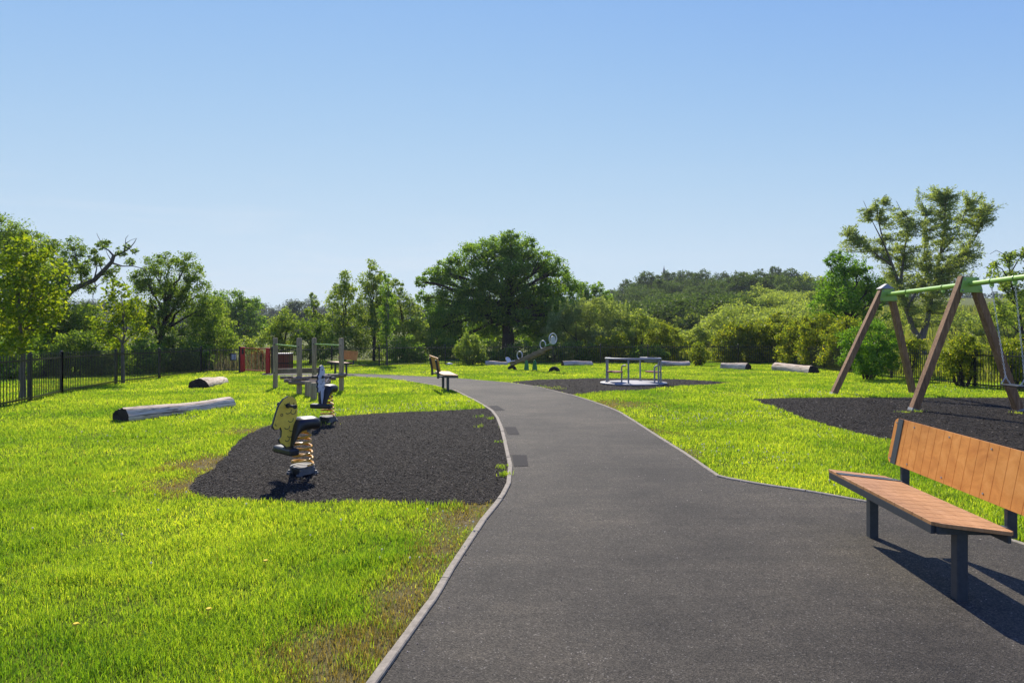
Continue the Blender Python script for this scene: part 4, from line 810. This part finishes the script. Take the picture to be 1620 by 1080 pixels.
# ------------------------------------------------------------------ spring riders
def rider(label, loc, rz, outline, mat, marks):
    """faces local -y; board stands in the y-z plane"""
    t = thing('spring_rider', label, 'spring rider', loc, rz, 'spring riders on the bark bed')
    mb = MB(); n = 150; turns = 6.0; pts = []
    for k in range(n + 1):
        s = k / n; a = 2 * math.pi * turns * s; r = .108 - .03 * s; zz = .1 + .365 * (s ** 1.0); pts.append((r * math.cos(a), r * math.sin(a), zz))
    mb.tube(pts, .0125, 8); mb.build('spring', M['spring'], t, smooth=True)
    mb = MB(); mb.lathe((0, 0, .455), [(.085, 0), (.085, .02)], 16)
    mb.lathe((0, 0, .082), [(.125, 0), (.125, .014)], 20)
    for sx in (-1, 1):
        mb.box((sx * .095, 0, .045), (.03, .17, .07)); mb.box((sx * .1, -.09, .012), (.06, .05, .024)); mb.box((sx * .1, .09, .012), (.06, .05, .024))
        for sy in (-1, 1): mb.lathe((sx * .115, sy * .09, .024), [(.016, 0), (.016, .02)], 6)
    mb.build('spring_base', M['base'], t, bevel=.004)
    mb = MB(); mb.box((0, 0, .03), (.15, .14, .06)); mb.build('anchor_block', M['black_metal'], t, bevel=.004)
    # saddle: seat behind, apron running down in front to the footrest
    secs = [(-.155, .27, .06, .035), (-.14, .36, .085, .04), (-.12, .44, .105, .08), (-.085, .52, .115, .085), (-.02, .545, .13, .07), (.06, .54, .135, .07), (.12, .535, .13, .075), (.155, .525, .11, .065), (.17, .5, .08, .04)]
    vs = []; m = 14
    for y, z, hx, hz in secs:
        for i in range(m):
            a = 2 * math.pi * i / m; ca, sa = math.cos(a), math.sin(a); vs.append((hx * math.copysign(abs(ca) ** .7, ca), y, z + hz * math.copysign(abs(sa) ** .8, sa)))
    fs = [(k * m + i, k * m + (i + 1) % m, (k + 1) * m + (i + 1) % m, (k + 1) * m + i) for k in range(len(secs) - 1) for i in range(m)] + [tuple(range(m - 1, -1, -1)), tuple((len(secs) - 1) * m + i for i in range(m))]
    mb = MB(); mb.add(vs, fs); so = mb.build('saddle', M['rubber'], t, smooth=True); sb = so.modifiers.new('round', 'SUBSURF'); sb.levels = 1; sb.render_levels = 2
    mb = MB(); mb.box((0, -.19, .28), (.36, .11, .075)); mb.build('footrest', M['rubber'], t, bevel=.022)
    mb = MB(); mb.prism(outline, (0, -.185, 0), (0, 1, 0), (0, 0, 1), (1, 0, 0), .03); bo = mb.build('figure_board', mat, t, bevel=.005)
    mb = MB(); mb.prism([(a * 1.035 - .004, .61 + (b - .61) * 1.02) for a, b in outline], (0, -.185, 0), (0, 1, 0), (0, 0, 1), (1, 0, 0), .022); mb.build('board_edge', M['rubber'], bo)
    mb = MB()
    for sx in (-1, 1):
        for pl in marks: mb.tube([(sx * .0155, -.185 + a, b) for a, b in pl], .0035, 5)
    mb.build('carved_lines', M['rubber'], bo)
    mb = MB(); mb.tube([(-.15, -.18, .745), (.15, -.18, .745)], .0145, 10)
    for sx in (-1, 1): mb.tube([(sx * .15, -.18, .745), (sx * .166, -.18, .745)], .022, 10); mb.tube([(sx * .02, -.18, .745), (sx * .03, -.18, .745)], .026, 10)
    mb.build('handlebar', M['rubber'], t, smooth=True); return t
arc = lambda cx, cy, r, a0, a1, n=7: [(cx + r * math.cos(math.radians(a0 + (a1 - a0) * k / n)), cy + r * math.sin(math.radians(a0 + (a1 - a0) * k / n))) for k in range(n + 1)]
lion = [(.02, .285), (.075, .36), (.1, .47), (.095, .56), (.118, .64), (.122, .72), (.105, .79), (.07, .83), (.02, .84), (-.035, .815), (-.085, .755), (-.115, .68), (-.14, .6), (-.155, .55), (-.135, .515), (-.1, .51), (-.07, .53), (-.055, .49), (-.06, .43), (-.085, .41), (-.075, .37), (-.03, .34)]
lm = [arc(-.06, .655, .012, 0, 360, 8), arc(.04, .6, .03, -160, 20), arc(.07, .68, .03, -160, 20), arc(.05, .755, .028, -150, 30), arc(.0, .53, .03, -160, 10), arc(.05, .5, .028, -160, 10), arc(.03, .44, .028, -160, 10), arc(.0, .4, .025, -160, 10), arc(.01, .7, .04, -130, 0), arc(-.005, .78, .03, -150, 0), arc(-.12, .565, .014, 150, 300)]
p1 = P(478.5, 750); rider('yellow animal face spring rider on an orange spring, nearer of the two', (p1[0], p1[1], .004), math.radians(-41), lion, M['yellow'], lm)
wing = [(.0, .285), (.045, .42), (.06, .52), (.085, .56), (.07, .6), (.1, .64), (.075, .68), (.105, .73), (.075, .77), (.085, .83), (.06, .9), (.01, .93), (-.045, .915), (-.06, .87), (-.075, .8), (-.12, .76), (-.1, .72), (-.135, .68), (-.105, .64), (-.13, .6), (-.1, .57), (-.115, .52), (-.07, .5), (-.06, .54), (-.04, .52), (-.03, .4)]
wm = [arc(.02, .7, .03, -150, 20), arc(-.03, .66, .03, -150, 20), arc(.03, .6, .03, -150, 20), arc(-.02, .76, .03, -150, 20), arc(0, .86, .01, 0, 360)]
p2 = P(518, 667.5); rider('pale grey feathered board spring rider, farther of the two', (p2[0], p2[1], .004), math.radians(-14), wing, M['paleboard'], wm)

# ------------------------------------------------------------------ climbing frame
bases = [P(435.5, 614.5), P(473.5, 624), P(497, 613.5), P(540, 618.5)]; o0 = bases[0]; z0 = Z(*o0)
t = thing('climbing_frame', 'weathered four post climbing trail with green top bars and hanging logs', 'climbing frame', (o0[0], o0[1], z0)); Lc = lambda p, z: (p[0] - o0[0], p[1] - o0[1], z)
for p, h in zip(bases, (1.33, 1.37, 1.32, 1.34)):
    mb = MB(); c = Lc(p, 0); mb.tube([(c[0], c[1], -.15), (c[0] + .003, c[1], h * .5), (c[0], c[1], h - .012), (c[0], c[1], h)], [.062, .061, .06, .052], 14, jag=.015, seed=int(h * 100)); po = mb.build('upright_post', M['post'], t, smooth=True)
    mb = MB()
    for z in (.42, 1.16): mb.tube([(c[0], c[1] - .058, z), (c[0], c[1] - .069, z)], .014, 8)
    mb.build('bolt_caps', M['black_metal'], po)
for a, b in ((0, 1), (2, 3)):
    mb = MB(); A = Vector(Lc(bases[a], 1.16)); B = Vector(Lc(bases[b], 1.16)); mb.tube([A, B], .017, 10); mb.build('green_bar', M['green'], t, smooth=True)
A = Vector(Lc(bases[1], .42)); B = Vector(Lc(bases[3], .42)); dvec = (B - A).normalized()
mb = MB(); off = Vector((0, -.1, 0)); mb.tube([A - dvec * .14 + off, (A + B) / 2 + off, B + dvec * .16 + off], .052, 12, jag=.03); mb.build('long_rail', M['beam'], t, smooth=True)
A = Vector(Lc(bases[0], .45)); B = Vector(Lc(bases[2], .45)); dvec = (B - A).normalized()
mb = MB(); mb.bar(A - dvec * .1 + Vector((0, .1, 0)), B + dvec * .1 + Vector((0, .1, 0)), .06, .13); mb.build('long_rail', M['beam'], t, bevel=.01)
for (xa, xb, py, d) in ((444, 531, 598, 15.05), (450, 523, 603, 14.8), (457, 521, 606, 14.55)):
    a = W(xa, py - 1, d); b = W(xb, py + .6, d); mb = MB(); q = lambda p: (p[0] - o0[0], p[1] - o0[1], p[2] - z0)
    mb.tube([q(a), q((a + b) / 2), q(b)], [.042, .046, .042], 10, jag=.04); lo = mb.build('swinging_log', M['beam'], t, smooth=True)
    mb = MB()
    for k, f in enumerate((.12, .88)):
        p = a + (b - a) * f; mb.tube([q(p), (p[0] - o0[0] + .02, p[1] - o0[1] + (.3 if k else -.1), .42)], .006, 5)
    mb.build('hanging_chain', M['galv'], lo)
for px, py, h, lab in ((487, 628.5, .36, 'left stub post standing under the climbing trail'), (496.5, 632.5, .37, 'right stub post, nearest the grey spring rider')):
    p = P(px, py); mb = MB(); mb.tube([(0, 0, -.1), (0, 0, h * .6), (0, 0, h - .01), (0, 0, h)], [.066, .065, .064, .058], 14, jag=.02, seed=px); o = mb.build('stepping_post', M['post'], smooth=True); o.location = (p[0], p[1], Z(*p)); tag(o, lab, 'stepping post', 'stub posts')

# ------------------------------------------------------------------ swing frame and seat
f1, f2, n1, n2 = P(1314.5, 624), P(1446, 622), P(1441, 649), P(1615.5, 650)
yc1, yc2 = (f1[1] + f2[1]) / 2, (n1[1] + n2[1]) / 2; xa, xb = W(1403, 0, yc1)[0], W(1532.5, 0, yc2)[0]; zb = 2.29
o0 = np.array([xb, yc2, Z(xb, yc2)]); t = thing('timber_swing', 'brown timber A frame swing with a light green top beam', 'swing set', o0); dirv = (np.array([xa, yc1]) - np.array([xb, yc2])); n3c = np.array([xb, yc2]) - dirv * 1.02
def apex(cx, cy, fl, fr, ztop, capon):
    gzl, gzr = Z(*fl), Z(*fr)
    for f, s in ((fl, -1), (fr, 1)):
        a = Vector((f[0] - o0[0], f[1] - o0[1], Z(*f) - .12 - o0[2])); b = Vector((cx + s * .1 - o0[0], cy - o0[1], ztop + (.13 if s < 0 else -.02) - o0[2]))
        mb = MB(); mb.bar(a, b, .125, .125, (0, 1, 0)); lg = mb.build('leg', M['swingwood'], t, bevel=.008)
        mb = MB(); c = a + (b - a).normalized() * .135; mb.bar(c - (b - a).normalized() * .05, c + (b - a).normalized() * .03, .136, .136, (0, 1, 0)); mb.build('foot_bracket', M['galv'], lg)
    mb = MB(); c = Vector((cx - o0[0], cy - o0[1] - .075, ztop - o0[2])); mb.prism([(-.15, .12), (.13, .12), (.2, -.1), (.2, -.16), (-.21, -.16), (-.21, -.12)], c, (1, 0, 0), (0, 0, 1), (0, 1, 0), .018)
    mb.prism([(-.15, .12), (.13, .12), (.2, -.1), (.2, -.16), (-.21, -.16), (-.21, -.12)], c + Vector((0, .15, 0)), (1, 0, 0), (0, 0, 1), (0, 1, 0), .018); pl = mb.build('apex_plate', M['green'], t, bevel=.01)
    mb = MB()
    for a_, b_ in ((-.13, .08), (.1, .08), (.16, -.12), (-.17, -.12)): q = c + Vector((a_, -.009, b_)); mb.tube([q, q + Vector((0, -.014, 0))], .016, 8)
    mb.build('bolt_heads', M['galv'], pl)
    if capon:
        mb = MB(); q = c + Vector((-.03, .075, .135)); k = .17; mb.add([q + Vector(v_) for v_ in ((-k, -.1, 0), (k * .9, -.1, 0), (k * .9, .1, 0), (-k, .1, 0), (0, -.06, .115), (0, .06, .115))], [(0, 1, 4), (1, 2, 5, 4), (2, 3, 5), (3, 0, 4, 5), (3, 2, 1, 0)]); mb.build('metal_cap', M['plate'], t)
apex(xa, yc1, f1, f2, zb, True); apex(xb, yc2, n1, n2, zb + .04, False)
apex(n3c[0], n3c[1], n1 - dirv * 1.02, n2 - dirv * 1.02, zb + .06, True)
mb = MB(); z_ = lambda y: zb + .04 - o0[2] + (y - yc2) * -.012
pts = [Vector((xa - o0[0], yc1 - .05 - o0[1], z_(yc1))), Vector((0, 0, z_(yc2))), Vector((n3c[0] - o0[0], n3c[1] - o0[1], z_(n3c[1])))]
mb.tube(pts, .047, 16); mb.build('top_beam', M['green'], t, smooth=True)
xbeam = lambda y: xb + (xa - xb) * (y - yc2) / (yc1 - yc2)
for y in (13.95, 12.5, 10.97, 10.36):
    mb = MB(); c = Vector((xbeam(y) - o0[0], y - o0[1], z_(y) - .065)); mb.box(c, (.05, .045, .06)); mb.torus(c + Vector((0, 0, -.03)), (0, 1, 0), .022, .008, 12, 6); mb.torus(c + Vector((0, 0, .065)), (0, 1, 0), .052, .008, 20, 6); mb.build('hanger_bracket', M['green'], t)
sx, sy, sz = W(1606, 610, 10.7); ss = thing('hanging_swing', 'black flat swing seat on chains under the green beam at the right edge', 'swing', (sx, sy, sz))
mb = MB(); mb.prism([(-.1, .19), (-.07, .225), (.07, .225), (.1, .19), (.1, -.19), (.07, -.225), (-.07, -.225), (-.1, -.19)], (0, 0, 0), (1, 0, 0), (0, 1, 0), (0, 0, 1), .032); mb.build('seat', M['rubber'], ss, bevel=.01)
for s, yb in ((1, 10.97), (-1, 10.36)):
    top = Vector((xbeam(yb) - sx, yb - sy, z_(yb) + o0[2] - .12 - sz)); split = Vector((0, s * .205, .13)); mb = MB()
    def chain(a, b):
        L = (b - a).length; n = int(L / .034); d = (b - a).normalized(); e = d.orthogonal().normalized(); w = d.cross(e)
        for k in range(n):
            c = a + d * (k + .5) * L / n; p = e if k % 2 else w; mb.tube([c + d * (.021 * math.cos(q)) + p * (.0105 * math.sin(q)) for q in [2 * math.pi * i / 8 for i in range(9)]], .0042, 4, cap=False)
    chain(top, split)
    for xx in (-.08, .08): chain(split, Vector((xx, s * .205, .016)))
    mb.build('chain', M['chain'], ss, smooth=True, fixn=False)

# ------------------------------------------------------------------ roundabout
c0 = P(1002, 607.3); t = thing('roundabout', 'grey metal roundabout with two seats and curved handrails on a bark bed', 'roundabout', (c0[0], c0[1], Z(*c0)))
slope = math.atan2(Z(c0[0], c0[1] + 1) - Z(c0[0], c0[1] - 1), 2); t.rotation_euler.x = slope
R = 1.045 * c0[1] / 20.0
mb = MB(); mb.lathe((0, 0, 0), [(R * .97, .015), (R, .02), (R, .05), (R * .985, .056), (R * .3, .06), (.05, .062)], 64); mb.build('platform', M['plate'], t, smooth=True)
mb = MB(); mb.lathe((0, 0, .0), [(.3, 0), (.3, .02)], 24); mb.build('pivot', M['black_metal'], t)
q3 = lambda p, z: (p[0] * R, p[1] * R, z)
LR = [(-.62, .58), (-.76, .38), (-.82, .12), (-.8, -.15), (-.7, -.42), (-.52, -.64), (-.29, -.77), (-.05, -.82), (.2, -.8)]; RR = [(.2, -.8), (.45, -.72), (.63, -.58), (.76, -.32), (.8, -.05), (.74, .28), (.58, .54), (.35, .7)]
for L, posts, seat, grab in ((LR, ((-.81, 0), (-.7, .48), (-.29, -.77)), [(-.8, -.25), (-.8, .25), (-.68, .45), (-.42, .42), (-.34, .1), (-.36, -.3), (-.6, -.55)], [(-.37, -.1), (-.28, -.3)]), (RR, ((.35, .7), (.63, -.58), (.79, -.18)), [(.78, -.2), (.74, .22), (.6, .42), (.42, .36), (.38, 0), (.42, -.34), (.6, -.54)], [(.53, -.5), (.66, -.5)])):
    mb = MB(); mb.tube([q3(p, .74) for p in L], .03, 10); mb.build('handrail', M['galv'], t, smooth=True)
    for p in posts: x, y, _ = q3(p, 0); mb = MB(); mb.tube([(x, y, .06), (x, y, .735)], .024, 10); mb.lathe((x, y, .06), [(.055, 0), (.055, .014)], 12); mb.build('rail_post', M['galv'], t, smooth=True)
    a, b = q3(grab[0], 0), q3(grab[1], 0); m_ = ((a[0] + b[0]) / 2, (a[1] + b[1]) / 2)
    mb = MB(); mb.tube([(a[0], a[1], .06), (a[0], a[1], .48), (a[0] + (m_[0] - a[0]) * .3, a[1] + (m_[1] - a[1]) * .3, .525), (m_[0], m_[1], .55), (b[0], b[1], .55)], .022, 10); mb.build('grab_bar', M['galv'], t, smooth=True)
    mb = MB(); mb.prism([(p[0] * R, p[1] * R) for p in seat], (0, 0, .36), (1, 0, 0), (0, 1, 0), (0, 0, 1), .035); mb.build('seat', M['binwood'], t, bevel=.004)
mb = MB()
for a, b in zip(RR[:-2], RR[1:-1]): mb.bar(q3((a[0] * .95, a[1] * .95), .715), q3((b[0] * .95, b[1] * .95), .715), .03, .11)
mb.build('back_pad', M['galv'], t)

# ------------------------------------------------------------------ seesaw
pl, pr = P(810, 584.5), P(877, 588); A = W(810, 576, pl[1]); B = W(871, 549, pr[1]); pv = (A[:2] + B[:2]) / 2; ang = math.atan2(B[1] - A[1], B[0] - A[0])
t = thing('seesaw', 'timber seesaw tilted up to the right with ring handles and green supports', 'seesaw', (pv[0], pv[1], Z(*pv)), ang)
LA = -np.linalg.norm(A[:2] - pv); LB = np.linalg.norm(B[:2] - pv); za, zb_ = A[2] - Z(*pv), B[2] - Z(*pv)
ex = Vector((LB - LA, 0, zb_ - za)).normalized(); up = Vector((-ex.z, 0, ex.x)); Pa = Vector((LA, 0, za)); Pb = Vector((LB, 0, zb_)); at = lambda s, h=0: Pa + (Pb - Pa) * s + up * h
mb = MB(); mb.bar(at(-.01), at(1.01), .17, .15); mb.build('beam', M['beam'], t, bevel=.012)
mb = MB(); mb.bar(at(.32, -.1), at(.84, -.1), .1, .07); mb.build('lower_beam', M['beam'], t, bevel=.01)
for sy in (-1, 1):
    mb = MB(); mb.prism([(-.16, -.05), (.16, -.05), (.085, .34), (.035, .44), (-.035, .44), (-.085, .34)], (.0, sy * .14, 0), (1, 0, 0), (0, 0, 1), (0, 1, 0), .04); o = mb.build('support', M['deepgreen'], t, bevel=.006); o.location.x = sy * .1
for s, m1 in ((.24, -1), (.84, 1)):
    mb = MB(); mb.torus(at(s, .225), (0, 1, 0), .165, .02, 28, 8); mb.build('ring_handle', M['white'], t, smooth=True)
for s, d in ((.02, -1), (1.0, 1)):
    mb = MB(); o_ = at(s, .09); mb.box(o_, (.34, .3, .045), Matrix(((ex.x, 0, up.x), (0, 1, 0), (ex.z, 0, up.z)))); se = mb.build('seat', M['white'] if d < 0 else M['deepgreen'], t, bevel=.015)
    mb = MB(); e2 = (up + ex * d * .35).normalized(); out = arc(0, .19, .125, -10, 190, 10) + [(-.12, 0), (.12, 0)]; q = o_ + ex * d * .17; mb.prism([(a_, b_) for a_, b_ in out], q, (0, 1, 0), e2, e2.cross(Vector((0, 1, 0))), .035); mb.build('seat_back', M['white'], se, bevel=.008)
    if d > 0: mb = MB(); mb.torus(q + e2 * .2, e2.cross(Vector((0, 1, 0))), .21, .024, 28, 8); mb.build('back_ring', M['white'], se, smooth=True)
for p, lab, fl in ((pl, 'half buried tyre under the low end of the seesaw', .95), (pr, 'half buried tyre on the grass under the raised end of the seesaw', 1.1)):
    mb = MB(); Rt, rt = .185 * fl, .06 * fl; mb.torus((0, 0, -.02), (0, 1, 0), Rt - rt * .5, rt, 32, 12); mb.torus((0, 0, -.02), (0, 1, 0), Rt - rt * 1.35, rt * .5, 28, 8)
    for k in range(24): a = math.pi * k / 23; c = Vector((math.cos(a), 0, math.sin(a))); mb.box(c * (Rt + rt * .42) + Vector((0, 0, -.02)), (.012, rt * 1.6, .02), Matrix.Rotation(-a, 3, 'Y'))
    o = mb.build('buried_tyre', M['tyre'], smooth=True); o.location = (p[0], p[1], Z(*p)); o.rotation_euler.z = ang * .4; tag(o, lab, 'tyre', 'half buried tyres')

# ------------------------------------------------------------------ summer haze
m = bpy.data.materials.new('haze_air'); m.use_nodes = True; nt = m.node_tree; nt.nodes.clear()
out = nt.nodes.new('ShaderNodeOutputMaterial'); pv_ = nt.nodes.new('ShaderNodeVolumePrincipled'); pv_.inputs['Color'].default_value = (.86, .92, 1, 1); pv_.inputs['Density'].default_value = .0003; pv_.inputs['Anisotropy'].default_value = .3
nt.links.new(pv_.outputs[0], out.inputs['Volume'])
mb = MB(); mb.box((0, 190, 22), (760, 460, 50)); tag(mb.build('haze', m), 'faint pale summer haze in the air', 'haze', kind='stuff')

# ------------------------------------------------------------------ light, sky, camera
EL = 40.5; EXPO = .4; sd = Vector((-.205, .979, 0)).normalized(); el = math.radians(EL)
sun_to = Vector((sd.x * math.cos(el), sd.y * math.cos(el), math.sin(el)))
sl = bpy.data.lights.new('sun', 'SUN'); sl.energy = 5; sl.angle = math.radians(.53); sl.color = (1, .93, .83)
so = bpy.data.objects.new('sun', sl); C.objects.link(so); so.rotation_euler = sun_to.to_track_quat('Z', 'Y').to_euler(); so.location = (0, 0, 30)
w = bpy.data.worlds.new('World'); S.world = w; w.use_nodes = True; nt = w.node_tree; bg = nt.nodes['Background']
sky = nt.nodes.new('ShaderNodeTexSky'); sky.sky_type = 'NISHITA'; sky.sun_disc = False; sky.sun_elevation = el
sky.sun_rotation = math.atan2(sd.x, sd.y); sky.altitude = 0; sky.air_density = .5; sky.dust_density = 0; sky.ozone_density = 3
sep = nt.nodes.new('ShaderNodeSeparateColor'); comb = nt.nodes.new('ShaderNodeCombineColor'); nt.links.new(sky.outputs[0], sep.inputs[0])
for k, (a_, b_, g_) in enumerate(((.64, .01365, 2.0), (.768, .0201, 2.0), (.885, .02, 1.0))):       # the camera's tone curve for the sky, per channel
    a0 = nt.nodes.new('ShaderNodeMath'); a0.operation = 'MULTIPLY'; a0.inputs[1].default_value = .1; nt.links.new(sep.outputs[k], a0.inputs[0])
    a = nt.nodes.new('ShaderNodeMath'); a.operation = 'POWER'; a.inputs[1].default_value = g_; nt.links.new(a0.outputs[0], a.inputs[0])
    p = nt.nodes.new('ShaderNodeMath'); p.operation = 'ADD'; p.inputs[1].default_value = b_; nt.links.new(a.outputs[0], p.inputs[0])
    d_ = nt.nodes.new('ShaderNodeMath'); d_.operation = 'DIVIDE'; nt.links.new(a.outputs[0], d_.inputs[0]); nt.links.new(p.outputs[0], d_.inputs[1])
    q = nt.nodes.new('ShaderNodeMath'); q.operation = 'MULTIPLY'; q.inputs[1].default_value = a_ * 10 / 2 ** EXPO; nt.links.new(d_.outputs[0], q.inputs[0]); nt.links.new(q.outputs[0], comb.inputs[k])
tc = nt.nodes.new('ShaderNodeTexCoord'); mp = nt.nodes.new('ShaderNodeMapping'); mp.inputs['Scale'].default_value = (2.2, 2.2, 17); nt.links.new(tc.outputs['Generated'], mp.inputs['Vector'])
cn = noise(nt, 1.0, 6, .62, mp.outputs['Vector']); cn.inputs['Distortion'].default_value = .5; cr = ramp(nt, [(.5, (0, 0, 0)), (.74, (.6, .6, .6))], 0, 0); nt.links.new(cn.outputs[0], cr.inputs[0])
sx_ = nt.nodes.new('ShaderNodeSeparateXYZ'); nt.links.new(tc.outputs['Generated'], sx_.inputs[0]); lowm = nt.nodes.new('ShaderNodeMapRange'); lowm.inputs[1].default_value = .26; lowm.inputs[2].default_value = .06; nt.links.new(sx_.outputs['Z'], lowm.inputs[0])
lf = nt.nodes.new('ShaderNodeMapRange'); lf.inputs[1].default_value = .15; lf.inputs[2].default_value = -.5; lf.inputs[3].default_value = .25; nt.links.new(sx_.outputs['X'], lf.inputs[0])
mm = nt.nodes.new('ShaderNodeMath'); mm.operation = 'MULTIPLY'; nt.links.new(lowm.outputs[0], mm.inputs[0]); nt.links.new(lf.outputs[0], mm.inputs[1])
m3 = nt.nodes.new('ShaderNodeMath'); m3.operation = 'MULTIPLY'; nt.links.new(mm.outputs[0], m3.inputs[0]); nt.links.new(cr.outputs[0], m3.inputs[1])
WC = tuple(10 / 2 ** EXPO * c for c in (.76, .80, .87)); cloud = mixc(nt, m3.outputs[0], comb.outputs[0], WC)          # thin cirrus low on the left
nt.links.new(cloud, bg.inputs['Color']); bg.inputs['Strength'].default_value = .1
cam = bpy.data.cameras.new('camera'); co = bpy.data.objects.new('camera', cam); C.objects.link(co); co.location = (0, 0, H); co.rotation_euler = (math.radians(90), 0, 0)
cam.sensor_width = 36; cam.lens = 36 * F / 1620; cam.shift_y = -(540 - HY) / 1620; cam.clip_end = 6000; cam.clip_start = .05; S.camera = co
S.view_settings.view_transform = 'Standard'; S.view_settings.look = 'None'; S.view_settings.exposure = EXPO; S.view_settings.gamma = 1
S.cycles.max_bounces = 8; S.cycles.diffuse_bounces = 4; S.cycles.transmission_bounces = 6; S.cycles.use_denoising = True
